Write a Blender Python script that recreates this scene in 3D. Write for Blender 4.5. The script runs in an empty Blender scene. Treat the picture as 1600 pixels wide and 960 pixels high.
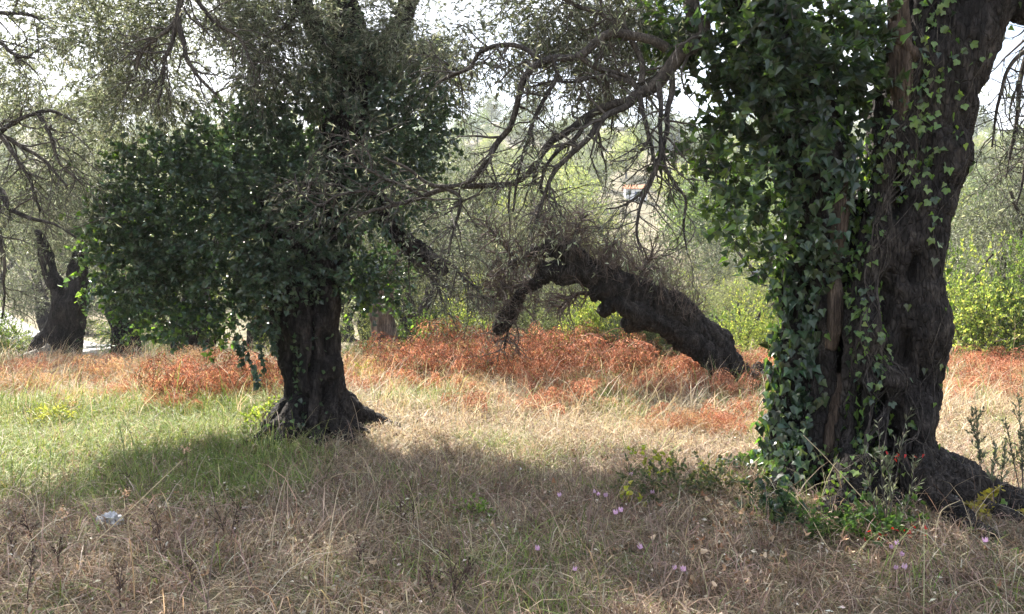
import bpy, math, random
import numpy as np
from mathutils import Vector
from mathutils.bvhtree import BVHTree

# ------------------------------------------------------------------ camera, sky, sun, exposure
SC = bpy.context.scene
COL = SC.collection
F = 1232.0                       # focal length in pixels of a 1600 px wide frame
CAMZ = 1.55
PITCH = math.radians(1.86)
cam_d = bpy.data.cameras.new('camera')
cam_d.sensor_width = 36.0
cam_d.lens = 36.0 * F / 1600.0
cam_d.clip_start = 0.05
cam_d.clip_end = 3000
cam = bpy.data.objects.new('camera', cam_d)
COL.objects.link(cam)
cam.location = (0, 0, CAMZ)
cam.rotation_euler = (math.radians(90) - PITCH, 0, 0)
SC.camera = cam

SUN_EL, SUN_AZ = math.radians(47), math.radians(-33)     # azimuth measured from +Y towards +X
sun_dir = Vector((math.sin(SUN_AZ) * math.cos(SUN_EL), math.cos(SUN_AZ) * math.cos(SUN_EL), math.sin(SUN_EL)))
W = bpy.data.worlds.new('World')
SC.world = W
W.use_nodes = True
nt = W.node_tree
nt.nodes.clear()
sky = nt.nodes.new('ShaderNodeTexSky')
sky.sky_type = 'NISHITA'
sky.sun_disc = False
sky.sun_elevation = SUN_EL
sky.sun_rotation = SUN_AZ
sky.air_density = 1.0
sky.dust_density = 3.0
sky.ozone_density = 1.0
tc = nt.nodes.new('ShaderNodeTexCoord')
cn = nt.nodes.new('ShaderNodeTexNoise')
cn.inputs['Scale'].default_value = 3.2
cn.inputs['Detail'].default_value = 7
cn.inputs['Roughness'].default_value = 0.6
cr = nt.nodes.new('ShaderNodeMapRange')
cr.inputs['From Min'].default_value = 0.40
cr.inputs['From Max'].default_value = 0.60
cmix = nt.nodes.new('ShaderNodeMix')
cmix.data_type = 'RGBA'
cmix.inputs['B'].default_value = (5.2, 5.35, 5.7, 1)        # thin bright cloud
bg = nt.nodes.new('ShaderNodeBackground')
bg.inputs['Strength'].default_value = 0.092
wo = nt.nodes.new('ShaderNodeOutputWorld')
nt.links.new(tc.outputs['Generated'], cn.inputs['Vector'])
nt.links.new(cn.outputs['Fac'], cr.inputs['Value'])
nt.links.new(cr.outputs['Result'], cmix.inputs['Factor'])
nt.links.new(sky.outputs['Color'], cmix.inputs['A'])
nt.links.new(cmix.outputs['Result'], bg.inputs['Color'])
nt.links.new(bg.outputs['Background'], wo.inputs['Surface'])

sun_d = bpy.data.lights.new('sun', 'SUN')
sun_d.energy = 5.0
sun_d.angle = math.radians(0.55)
sun_d.color = (1.0, 0.94, 0.84)
sun = bpy.data.objects.new('sun', sun_d)
COL.objects.link(sun)
sun.rotation_euler = sun_dir.to_track_quat('Z', 'Y').to_euler()

vs = SC.view_settings
vs.view_transform = 'Standard'
vs.look = 'None'
vs.gamma = 1.0
vs.exposure = 2.1
vs.use_curve_mapping = False
SC.render.engine = 'CYCLES'
cy = SC.cycles
cy.max_bounces = 7
cy.diffuse_bounces = 4
cy.glossy_bounces = 2
cy.transmission_bounces = 5
cy.transparent_max_bounces = 6
cy.use_denoising = True
cy.sample_clamp_indirect = 6.0

# ------------------------------------------------------------------ small maths
RNG = np.random.default_rng(7)
random.seed(7)
cp, sp = math.cos(PITCH), math.sin(PITCH)


def P(px, py, Y):
    """a point of the photograph at distance Y in front of the camera"""
    u, v = (px - 800) / F, (480 - py) / F
    dy, dz = cp + v * sp, v * cp - sp
    s = Y / dy
    return np.array([u * s, Y, CAMZ + dz * s])


def proj(p):
    d = p - np.array([0, 0, CAMZ])
    zf = d[..., 1] * cp - d[..., 2] * sp
    up = d[..., 1] * sp + d[..., 2] * cp
    return 800 + F * d[..., 0] / zf, 480 - F * up / zf


def unit(v):
    return v / np.maximum(np.linalg.norm(v, axis=-1, keepdims=True), 1e-9)


def hash3(i, j, k):
    n = (i * 374761393 + j * 668265263 + k * 2147483647) & 0xffffffff
    n = ((n ^ (n >> 13)) * 1274126177) & 0xffffffff
    return ((n ^ (n >> 16)) & 0xffff) / 65535.0


def vnoise(p):
    """value noise in -1..1 for an (N,3) array"""
    p = np.asarray(p, dtype=float)
    i = np.floor(p).astype(np.int64)
    f = p - i
    f = f * f * (3 - 2 * f)
    out = 0
    for a in (0, 1):
        for b in (0, 1):
            for c in (0, 1):
                w = (f[:, 0] if a else 1 - f[:, 0]) * (f[:, 1] if b else 1 - f[:, 1]) * (f[:, 2] if c else 1 - f[:, 2])
                out = out + w * hash3(i[:, 0] + a, i[:, 1] + b, i[:, 2] + c)
    return out * 2 - 1


def fbm(p, o=4, g=0.5):
    s, a, t = 0, 1.0, 0
    q = np.asarray(p, dtype=float).copy()
    for _ in range(o):
        s = s + a * vnoise(q)
        t += a
        a *= g
        q = q * 2.03 + 17.1
    return s / t


def sstep(a, b, x):
    t = np.clip((x - a) / (b - a), 0, 1)
    return t * t * (3 - 2 * t)


def H(x, y):
    """height of the ground"""
    x = np.asarray(x, dtype=float)
    y = np.asarray(y, dtype=float)
    sh = x.shape
    x, y = x.ravel(), y.ravel()
    z0 = np.zeros_like(x)
    n1 = fbm(np.stack([x * .45, y * .45, z0], 1), 3)
    n2 = fbm(np.stack([x * .02 + 5, y * .02, z0 + 3], 1), 3)
    near = 1 - sstep(14, 19, y)
    z = 0.06 * n1 * near
    z = z + 0.10 * np.exp(-((y - 13) / 1.6) ** 2)                       # crest of the bank
    edge = 13.6 + 0.5 * np.sin(x * .5)
    z = z - 1.65 * sstep(0, 6.5, y - edge)
    t = np.maximum(y - 50, 0)
    z = z + np.minimum(.10 * t + .0006 * t * t, 52) * (1 + .25 * n2 * sstep(60, 120, y))
    # little mounds round the two old trees
    z = z + .10 * np.exp(-(((x - 2.5) / 1.2) ** 2 + ((y - 5.6) / .9) ** 2))
    z = z + .10 * np.exp(-(((x + 1.93) / 1.0) ** 2 + ((y - 7.8) / .8) ** 2))
    return z.reshape(sh)


def GP(px, py):
    """where the ray of a pixel meets flat near ground -> (x,y,z)"""
    Y = 5.0
    for _ in range(12):
        Y = min(max(CAMZ - float(H(P(px, py, Y)[0], Y)), .2) * F / max(py - 440, 20), 16)
    p = P(px, py, Y)
    p[2] = float(H(p[0], p[1]))
    return p


# ------------------------------------------------------------------ mesh building
class MB:
    def __init__(s):
        s.v, s.t, s.q, s.c, s.n = [], [], [], [], 0

    def add(s, v, t=None, q=None, c=(1, 1, 1)):
        v = np.asarray(v, dtype=np.float32).reshape(-1, 3)
        if len(v) == 0:
            return
        s.v.append(v)
        if t is not None and len(t):
            s.t.append(np.asarray(t, dtype=np.int32).reshape(-1, 3) + s.n)
        if q is not None and len(q):
            s.q.append(np.asarray(q, dtype=np.int32).reshape(-1, 4) + s.n)
        c = np.asarray(c, dtype=np.float32)
        s.c.append(np.broadcast_to(c, (len(v), 3)))
        s.n += len(v)

    def mesh(s, name, origin=(0, 0, 0), smooth=False):
        v = np.concatenate(s.v) - np.asarray(origin, dtype=np.float32)
        t = np.concatenate(s.t) if s.t else np.zeros((0, 3), np.int32)
        q = np.concatenate(s.q) if s.q else np.zeros((0, 4), np.int32)
        me = bpy.data.meshes.new(name)
        me.vertices.add(len(v))
        me.vertices.foreach_set('co', v.ravel())
        li = np.concatenate([t.ravel(), q.ravel()]).astype(np.int32)
        me.loops.add(len(li))
        me.loops.foreach_set('vertex_index', li)
        st = np.concatenate([np.arange(len(t)) * 3, len(t) * 3 + np.arange(len(q)) * 4]).astype(np.int32)
        me.polygons.add(len(st))
        me.polygons.foreach_set('loop_start', st)
        me.polygons.foreach_set('use_smooth', np.full(len(st), smooth, dtype=bool))
        me.update(calc_edges=True)
        c = np.concatenate(s.c)
        rgba = np.ones((len(c), 4), np.float32)
        rgba[:, :3] = c
        a = me.attributes.new('Col', 'FLOAT_COLOR', 'POINT')
        a.data.foreach_set('color', rgba.ravel())
        return me

    def build(s, name, mat, parent=None, origin=(0, 0, 0), smooth=False, kind=None):
        return link(name, s.mesh(name, origin, smooth), mat, parent, kind)


def link(name, me, mat, parent=None, kind=None):
    if mat is not None and len(me.materials) == 0:
        me.materials.append(mat)
    o = bpy.data.objects.new(name, me)
    COL.objects.link(o)
    if parent is not None:
        o.parent = parent
    if kind:
        o['kind'] = kind
    return o


def thing(name, label, cat, loc, group=None):
    o = bpy.data.objects.new(name, None)
    o.empty_display_size = .1
    COL.objects.link(o)
    o.location = tuple(float(a) for a in loc)
    tag(o, label, cat, group)
    return o


def tag(o, label, cat, group=None):
    o['label'] = label
    o['category'] = cat
    if group:
        o['group'] = group
    return o


def copy_tree(o, parent=None, label=None):
    c = o.copy()
    COL.objects.link(c)
    if parent is not None:
        c.parent = parent
    if label:
        c['label'] = label
    for ch in list(o.children):
        copy_tree(ch, c)
    return c


def tubes(mb, Pt, R, S=5, c=(1, 1, 1), cap=False):
    """Pt (M,K,3), R (M,K): M tubes of K rings"""
    M, K, _ = Pt.shape
    T = np.empty_like(Pt)
    T[:, 1:-1] = Pt[:, 2:] - Pt[:, :-2]
    T[:, 0] = Pt[:, 1] - Pt[:, 0]
    T[:, -1] = Pt[:, -1] - Pt[:, -2]
    T = unit(T)
    av = unit(Pt[:, -1] - Pt[:, 0] + 1e-6)
    ref = unit(np.cross(av, np.where(np.abs(av[:, 2:3]) > .8, np.array([[1., 0, 0]]), np.array([[0., 0, 1.]]))))
    N = unit(ref[:, None, :] - (ref[:, None, :] * T).sum(-1, keepdims=True) * T)
    B = np.cross(T, N)
    a = np.arange(S) * 2 * np.pi / S
    ring = N[:, :, None, :] * np.cos(a)[None, None, :, None] + B[:, :, None, :] * np.sin(a)[None, None, :, None]
    V = Pt[:, :, None, :] + ring * R[:, :, None, None]
    m, k, s_ = np.meshgrid(np.arange(M), np.arange(K - 1), np.arange(S), indexing='ij')
    i0 = (m * K + k) * S + s_
    i1 = (m * K + k) * S + (s_ + 1) % S
    q = np.stack([i0, i1, i1 + S, i0 + S], -1).reshape(-1, 4)
    cc = np.asarray(c, float)
    if cc.ndim == 2:
        cc = np.repeat(cc, K * S, axis=0)
    mb.add(V.reshape(-1, 3), q=q, c=cc)


def spline(pts, K, jit=0.0, rng=RNG):
    """Catmull-Rom through (n,d) points, K samples by arc length"""
    p = np.asarray(pts, dtype=float)
    n = len(p)
    e = np.concatenate([[2 * p[0] - p[1]], p, [2 * p[-1] - p[-2]]])
    t = np.linspace(0, n - 1 - 1e-6, 24 * n)
    i = t.astype(int)
    f = (t - i)[:, None]
    a, b, c, d = e[i], e[i + 1], e[i + 2], e[i + 3]
    q = .5 * (2 * b + (c - a) * f + (2 * a - 5 * b + 4 * c - d) * f ** 2 + (3 * b - a - 3 * c + d) * f ** 3)
    s = np.concatenate([[0], np.cumsum(np.linalg.norm(np.diff(q[:, :3], axis=0), axis=1))])
    u = np.linspace(0, s[-1], K)
    out = np.stack([np.interp(u, s, q[:, j]) for j in range(q.shape[1])], 1)
    if jit:
        w = fbm(out[:, :3] * 6 + rng.uniform(0, 50, 3), 2)
        w2 = fbm(out[:, :3] * 6 + rng.uniform(0, 50, 3), 2)
        out[:, 0] += jit * w
        out[:, 2] += jit * w2
    return out


def paths(s, d, L, K, droop=0., wob=.15, rng=RNG):
    M = len(s)
    Pt = np.zeros((M, K, 3))
    Pt[:, 0] = s
    dd = unit(d)
    st = (np.asarray(L) / (K - 1))[:, None]
    for k in range(1, K):
        dd = unit(dd + rng.normal(0, wob, (M, 3)) + np.array([0, 0, -droop]))
        Pt[:, k] = Pt[:, k - 1] + dd * st
    return Pt


def spawn(Pt, R, n, t0, t1, ang, rng=RNG):
    """n children per path: position, direction, parent radius"""
    M, K, _ = Pt.shape
    idx = np.repeat(np.arange(M), n)
    t = rng.uniform(t0, t1, len(idx)) * (K - 1)
    i = np.minimum(t.astype(int), K - 2)
    f = (t - i)[:, None]
    pos = Pt[idx, i] * (1 - f) + Pt[idx, i + 1] * f
    tan = unit(Pt[idx, i + 1] - Pt[idx, i])
    perp = unit(np.cross(tan, rng.normal(0, 1, tan.shape)))
    a = rng.normal(ang, .25, (len(idx), 1))
    return pos, unit(tan * np.cos(a) + perp * np.sin(a)), R[idx, i] * (1 - f[:, 0]) + R[idx, i + 1] * f[:, 0]


def taper(M, K, r0, r1):
    return np.asarray(r0).reshape(-1, 1) * np.linspace(1, 0, K)[None] + np.asarray(r1).reshape(-1, 1) * np.linspace(0, 1, K)[None] + np.zeros((M, K))


def leaves(mb, pos, d, nrm, L, Wd, col, shape='lance', fold=.18):
    """one small leaf for each row"""
    d = unit(d)
    n = unit(nrm - (nrm * d).sum(-1, keepdims=True) * d)
    b = np.cross(n, d)
    M = len(pos)
    L = np.asarray(L).reshape(-1, 1) * np.ones((M, 1))
    Wd = np.asarray(Wd).reshape(-1, 1) * np.ones((M, 1))
    if shape == 'lance':
        pr = [(0, 0, 0), (.45, .5, fold), (1, 0, -.05), (.45, -.5, fold)]
        f = np.array([[0, 2, 1], [0, 3, 2]])
    elif shape == 'blade':
        pr = [(0, .5, 0), (0, -.5, 0), (.55, -.42, .1), (.55, .42, .1), (1, 0, -.25)]
        f = None
    elif shape == 'ivy5':
        pr = [(.04, 0, 0), (-.10, .30, fold * .5), (.16, .56, fold), (.44, .32, fold * .5), (1, 0, -.14), (.44, -.32, fold * .5), (.16, -.56, fold), (-.10, -.30, fold * .5)]
        f = np.array([[0, 3, 2, 1], [0, 7, 6, 5], [0, 4, 3, 3], [0, 5, 4, 4]])
    else:  # heart / ivy
        pr = [(0, 0, 0), (.12, .52, fold), (.58, .36, fold * .6), (1, 0, -.12), (.58, -.36, fold * .6), (.12, -.52, fold)]
        f = np.array([[0, 3, 2, 1], [0, 5, 4, 3]])
    k = len(pr)
    V = np.empty((M, k, 3))
    for j, (x, y, z) in enumerate(pr):
        V[:, j] = pos + d * (x * L) + b * (y * Wd) + n * (z * (Wd if shape != 'blade' else L))
    base = np.arange(M)[:, None, None] * k
    if shape == 'ivy5':
        c = np.repeat(np.asarray(col, float).reshape(-1, 3) * np.ones((M, 1)), k, axis=0)
        mb.add(V.reshape(-1, 3), t=(base + np.array([[0, 4, 3], [0, 5, 4]])[None]).reshape(-1, 3), q=(base + f[None, :2]).reshape(-1, 4), c=c)
        return
    c = np.repeat(np.asarray(col, float).reshape(-1, 3) * np.ones((M, 1)), k, axis=0)
    if f.shape[1] == 3:
        mb.add(V.reshape(-1, 3), t=(base + f[None]).reshape(-1, 3), c=c)
    else:
        mb.add(V.reshape(-1, 3), q=(base + f[None]).reshape(-1, 4), c=c)


def pick(cols, M, jit=.18, rng=RNG, w=None):
    """random colours out of a palette"""
    cols = np.asarray(cols, float)
    i = rng.choice(len(cols), M, p=w)
    return np.clip(cols[i] * (1 + rng.normal(0, jit, (M, 1))) * (1 + rng.normal(0, jit * .25, (M, 3))), .004, 1)


OLIVE = [(.120, .135, .090), (.155, .170, .120), (.21, .225, .17), (.32, .335, .28), (.085, .10, .062)]
IVY = [(.034, .060, .040), (.048, .080, .050), (.040, .070, .052), (.068, .105, .060), (.050, .068, .040)]
IVYL = [(.11, .18, .05), (.085, .15, .04), (.14, .20, .065)]
SHRUB = [(.18, .23, .075), (.14, .19, .06), (.25, .28, .10), (.10, .14, .045), (.31, .31, .12)]
GSHRUB = [(.09, .14, .05), (.12, .17, .06), (.07, .11, .045), (.16, .21, .08)]
BARKC = (1, 1, 1)


def leafy(mb, Pt, n, L, Wd, cols, droop=0., t0=.1, shape='lance', up=.5, rng=RNG, fwd=.7, w=None, spread=1.):
    """leaves set along twigs"""
    pos, d, _ = spawn(Pt, np.zeros(Pt.shape[:2]), n, t0, 1.0, fwd, rng)
    M = len(pos)
    d = unit(d + np.array([0, 0, -droop]))
    nr = unit(rng.normal(0, spread, (M, 3)) + np.array([0, 0, up]))
    leaves(mb, pos, d, nr, L * rng.uniform(.65, 1.2, M), Wd * rng.uniform(.75, 1.2, M), pick(cols, M, rng=rng, w=w), shape)


def in_ellipsoids(E, M, rng=RNG, shell=.45, gap=-.15, fr=1.6):
    """points in a union of ellipsoids (centre, radii), denser to the outside, with gaps; also an outward direction"""
    vol = np.array([np.prod(r) ** .8 for _, r in E])
    out, dr = [], []
    got = 0
    while got < M:
        k = rng.choice(len(E), M * 2, p=vol / vol.sum())
        c = np.array([E[i][0] for i in range(len(E))])[k]
        r = np.array([E[i][1] for i in range(len(E))])[k]
        u = unit(rng.normal(0, 1, (len(k), 3)))
        rad = rng.uniform(0, 1, (len(k), 1)) ** shell
        lump = 1 + .22 * fbm(u * 2.2 + c, 2)[:, None]
        p = c + u * r * rad * lump
        keep = fbm(p * fr + 3.3, 3) > gap
        out.append(p[keep])
        dr.append(u[keep])
        got += keep.sum()
    return np.concatenate(out)[:M], np.concatenate(dr)[:M]


# ------------------------------------------------------------------ materials
def newmat(name):
    m = bpy.data.materials.new(name)
    m.use_nodes = True
    m.node_tree.nodes.clear()
    return m, m.node_tree.nodes, m.node_tree.links


def leafmat(name, trans=.4, tint=(1.5, 1.7, .6), rough=.5, spec=.35, rnd=.25):
    m, N, L = newmat(name)
    at = N.new('ShaderNodeAttribute')
    at.attribute_name = 'Col'
    oi = N.new('ShaderNodeObjectInfo')
    mr = N.new('ShaderNodeMapRange')
    mr.inputs['To Min'].default_value = 1 - rnd
    mr.inputs['To Max'].default_value = 1 + rnd
    L.new(oi.outputs['Random'], mr.inputs['Value'])
    hs = N.new('ShaderNodeHueSaturation')
    L.new(at.outputs['Color'], hs.inputs['Color'])
    L.new(mr.outputs['Result'], hs.inputs['Value'])
    pb = N.new('ShaderNodeBsdfPrincipled')
    pb.inputs['Roughness'].default_value = rough
    pb.inputs['Specular IOR Level'].default_value = spec
    L.new(hs.outputs['Color'], pb.inputs['Base Color'])
    vm = N.new('ShaderNodeVectorMath')
    vm.operation = 'MULTIPLY'
    vm.inputs[1].default_value = tint
    L.new(hs.outputs['Color'], vm.inputs[0])
    tr = N.new('ShaderNodeBsdfTranslucent')
    L.new(vm.outputs['Vector'], tr.inputs['Color'])
    mx = N.new('ShaderNodeMixShader')
    mx.inputs['Fac'].default_value = trans
    L.new(pb.outputs['BSDF'], mx.inputs[1])
    L.new(tr.outputs['BSDF'], mx.inputs[2])
    o = N.new('ShaderNodeOutputMaterial')
    L.new(mx.outputs['Shader'], o.inputs['Surface'])
    return m


def barkmat(name, c0, c1, c2, scale=9., stretch=.22, bump=.6, dist=.03):
    m, N, L = newmat(name)
    tc = N.new('ShaderNodeTexCoord')
    mp = N.new('ShaderNodeMapping')
    mp.inputs['Scale'].default_value = (1, 1, stretch)
    L.new(tc.outputs['Object'], mp.inputs['Vector'])
    n1 = N.new('ShaderNodeTexNoise')
    n1.inputs['Scale'].default_value = scale
    n1.inputs['Detail'].default_value = 8
    n1.inputs['Roughness'].default_value = .65
    n1.inputs['Distortion'].default_value = .6
    L.new(mp.outputs['Vector'], n1.inputs['Vector'])
    vo = N.new('ShaderNodeTexVoronoi')
    vo.feature = 'DISTANCE_TO_EDGE'
    vo.inputs['Scale'].default_value = scale * 3.2
    L.new(mp.outputs['Vector'], vo.inputs['Vector'])
    n3 = N.new('ShaderNodeTexNoise')
    n3.inputs['Scale'].default_value = 2.2
    n3.inputs['Detail'].default_value = 5
    L.new(tc.outputs['Object'], n3.inputs['Vector'])
    cr = N.new('ShaderNodeValToRGB')
    e = cr.color_ramp.elements
    e[0].position = .30
    e[0].color = (*c0, 1)
    e[1].position = .72
    e[1].color = (*c2, 1)
    k = e.new(.5)
    k.color = (*c1, 1)
    L.new(n1.outputs['Fac'], cr.inputs['Fac'])
    mx = N.new('ShaderNodeMix')
    mx.data_type = 'RGBA'
    mx.blend_type = 'MULTIPLY'
    mx.inputs['Factor'].default_value = .7
    cr2 = N.new('ShaderNodeValToRGB')
    cr2.color_ramp.elements[0].position = .33
    cr2.color_ramp.elements[0].color = (.45, .45, .5, 1)
    cr2.color_ramp.elements[1].position = .66
    cr2.color_ramp.elements[1].color = (1.25, 1.15, 1.0, 1)
    L.new(n3.outputs['Fac'], cr2.inputs['Fac'])
    L.new(cr.outputs['Color'], mx.inputs['A'])
    L.new(cr2.outputs['Color'], mx.inputs['B'])
    n4 = N.new('ShaderNodeTexNoise')
    n4.inputs['Scale'].default_value = scale * 5
    n4.inputs['Detail'].default_value = 6
    n4.inputs['Roughness'].default_value = .7
    L.new(mp.outputs['Vector'], n4.inputs['Vector'])
    cr4 = N.new('ShaderNodeValToRGB')
    cr4.color_ramp.elements[0].position = .36
    cr4.color_ramp.elements[0].color = (.35, .33, .33, 1)
    cr4.color_ramp.elements[1].position = .66
    cr4.color_ramp.elements[1].color = (1.9, 1.85, 1.8, 1)
    L.new(n4.outputs['Fac'], cr4.inputs['Fac'])
    mx4 = N.new('ShaderNodeMix')
    mx4.data_type = 'RGBA'
    mx4.blend_type = 'MULTIPLY'
    mx4.inputs['Factor'].default_value = .85
    L.new(mx.outputs['Result'], mx4.inputs['A'])
    L.new(cr4.outputs['Color'], mx4.inputs['B'])
    mm = N.new('ShaderNodeMath')
    mm.operation = 'MINIMUM'
    mm.inputs[1].default_value = .12
    L.new(vo.outputs['Distance'], mm.inputs[0])
    ma = N.new('ShaderNodeMath')
    ma.operation = 'MULTIPLY_ADD'
    ma.inputs[1].default_value = 3.0
    L.new(mm.outputs[0], ma.inputs[0])
    L.new(n1.outputs['Fac'], ma.inputs[2])
    bp = N.new('ShaderNodeBump')
    bp.inputs['Strength'].default_value = bump
    bp.inputs['Distance'].default_value = dist
    L.new(ma.outputs[0], bp.inputs['Height'])
    pb = N.new('ShaderNodeBsdfPrincipled')
    pb.inputs['Roughness'].default_value = .9
    pb.inputs['Specular IOR Level'].default_value = .2
    L.new(mx4.outputs['Result'], pb.inputs['Base Color'])
    L.new(bp.outputs['Normal'], pb.inputs['Normal'])
    o = N.new('ShaderNodeOutputMaterial')
    L.new(pb.outputs['BSDF'], o.inputs['Surface'])
    return m


def plain(name, col, rough=.8, noise=0., scale=20., bump=0., col2=None, attr=False):
    m, N, L = newmat(name)
    pb = N.new('ShaderNodeBsdfPrincipled')
    pb.inputs['Roughness'].default_value = rough
    pb.inputs['Specular IOR Level'].default_value = .25
    tc = N.new('ShaderNodeTexCoord')
    nn = N.new('ShaderNodeTexNoise')
    nn.inputs['Scale'].default_value = scale
    nn.inputs['Detail'].default_value = 6
    L.new(tc.outputs['Object'], nn.inputs['Vector'])
    cr = N.new('ShaderNodeValToRGB')
    c2 = col2 or tuple(min(1, a * (1 + noise)) for a in col)
    cr.color_ramp.elements[0].position = .35
    cr.color_ramp.elements[0].color = (*[a * (1 - noise) for a in col], 1)
    cr.color_ramp.elements[1].position = .65
    cr.color_ramp.elements[1].color = (*c2, 1)
    L.new(nn.outputs['Fac'], cr.inputs['Fac'])
    L.new(cr.outputs['Color'], pb.inputs['Base Color'])
    if bump:
        b = N.new('ShaderNodeBump')
        b.inputs['Strength'].default_value = bump
        b.inputs['Distance'].default_value = .02
        L.new(nn.outputs['Fac'], b.inputs['Height'])
        L.new(b.outputs['Normal'], pb.inputs['Normal'])
    o = N.new('ShaderNodeOutputMaterial')
    L.new(pb.outputs['BSDF'], o.inputs['Surface'])
    return m


M_OLIVE = leafmat('olive_leaf', .48, (1.3, 1.32, .95), .42, .5)
M_IVY = leafmat('ivy_leaf', .36, (2.3, 2.5, .7), .33, .6)
M_IVY2 = leafmat('dark_ivy_leaf', .26, (1.9, 2.1, .9), .30, .7)
M_SHRUB = leafmat('shrub_leaf', .5, (1.5, 1.55, .7), .5, .35)
M_GRASS = leafmat('dry_grass', .35, (1.1, 1.0, .8), .6, .3, 0)
M_FERN = leafmat('dead_fern', .35, (1.2, 1.0, .8), .7, .2)
M_LITTER = leafmat('dead_leaf', .2, (1.1, .9, .6), .6, .3)
M_BARK = barkmat('old_bark', (.008, .0075, .0075), (.026, .0235, .0235), (.074, .067, .064), 10., .38, 1.0, .035)
M_BARK2 = barkmat('grey_bark', (.02, .018, .017), (.055, .050, .047), (.125, .115, .108), 22, .35, .5, .01)
M_TWIG = plain('twig_bark', (.07, .060, .053), .85, .4, 30)
M_DEADTWIG = plain('dead_twig_bark', (.10, .078, .068), .9, .4, 30)
M_WOOD = barkmat('bare_wood', (.025, .019, .016), (.075, .058, .047), (.16, .13, .11), 16, .10, .8, .02)

# ------------------------------------------------------------------ the ground
def axis(a, b, fine, far, n):
    s = np.linspace(0, 1, n + 1)[1:] ** 2.2
    return np.concatenate([(a - far * s)[::-1], np.arange(a, b + 1e-6, fine), b + far * s])


gx = axis(-13, 13, .26, 500, 46)
gy = np.concatenate([np.linspace(-40, 1.8, 20), np.arange(2, 21, .26), 21 + 700 * np.linspace(0, 1, 90)[1:] ** 1.9])
XX, YY = np.meshgrid(gx, gy, indexing='ij')
ZZ = H(XX, YY)
mb = MB()
nx, ny = XX.shape
ii = (np.arange(nx - 1)[:, None] * ny + np.arange(ny - 1)[None]).ravel()
mb.add(np.stack([XX, YY, ZZ], -1).reshape(-1, 3), q=np.stack([ii, ii + ny, ii + ny + 1, ii + 1], 1))
m, N, L = newmat('dry_ground')
tc = N.new('ShaderNodeTexCoord')
n1 = N.new('ShaderNodeTexNoise')
n1.inputs['Scale'].default_value = .35
n1.inputs['Detail'].default_value = 6
n2 = N.new('ShaderNodeTexNoise')
n2.inputs['Scale'].default_value = 14
n2.inputs['Detail'].default_value = 8
n2.inputs['Roughness'].default_value = .7
L.new(tc.outputs['Object'], n1.inputs['Vector'])
L.new(tc.outputs['Object'], n2.inputs['Vector'])
ca = N.new('ShaderNodeValToRGB')
ca.color_ramp.elements[0].position = .35
ca.color_ramp.elements[0].color = (.055, .040, .026, 1)
ca.color_ramp.elements[1].position = .65
ca.color_ramp.elements[1].color = (.22, .165, .10, 1)
L.new(n2.outputs['Fac'], ca.inputs['Fac'])
cb = N.new('ShaderNodeValToRGB')
cb.color_ramp.elements[0].position = .4
cb.color_ramp.elements[0].color = (.07, .085, .03, 1)
cb.color_ramp.elements[1].position = .62
cb.color_ramp.elements[1].color = (.21, .18, .10, 1)
L.new(n1.outputs['Fac'], cb.inputs['Fac'])
mx = N.new('ShaderNodeMix')
mx.data_type = 'RGBA'
mx.inputs['Factor'].default_value = .45
L.new(ca.outputs['Color'], mx.inputs['A'])
L.new(cb.outputs['Color'], mx.inputs['B'])
bp = N.new('ShaderNodeBump')
bp.inputs['Strength'].default_value = .8
bp.inputs['Distance'].default_value = .04
L.new(n2.outputs['Fac'], bp.inputs['Height'])
pb = N.new('ShaderNodeBsdfPrincipled')
pb.inputs['Roughness'].default_value = .95
L.new(mx.outputs['Result'], pb.inputs['Base Color'])
L.new(bp.outputs['Normal'], pb.inputs['Normal'])
o = N.new('ShaderNodeOutputMaterial')
L.new(pb.outputs['BSDF'], o.inputs['Surface'])
g = mb.build('ground', m, smooth=True)
g['kind'] = 'structure'

# the lane below the bank
rc = spline([(-62, 82, 0), (-38, 55.5, 0), (-26, 42, 0), (-18.6, 34, 0), (-12.5, 28.5, 0), (-4, 25.5, 0), (8, 25, 0), (24, 27, 0)], 90)
tan = unit(np.gradient(rc, axis=0))
sd = np.stack([tan[:, 1], -tan[:, 0], np.zeros(len(tan))], 1)
mb = MB()
offs = np.linspace(-2.3, 2.3, 7)
V = rc[:, None, :] + sd[:, None, :] * offs[None, :, None]
V[:, :, 2] = H(V[:, :, 0], V[:, :, 1]) + .06
n, k = V.shape[:2]
ii = (np.arange(n - 1)[:, None] * k + np.arange(k - 1)[None]).ravel()
mb.add(V.reshape(-1, 3), q=np.stack([ii, ii + k, ii + k + 1, ii + 1], 1))
rd = mb.build('lane', plain('worn_asphalt', (.24, .235, .235), .9, .22, 3.0, .2), smooth=True)
rd['kind'] = 'structure'


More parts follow.
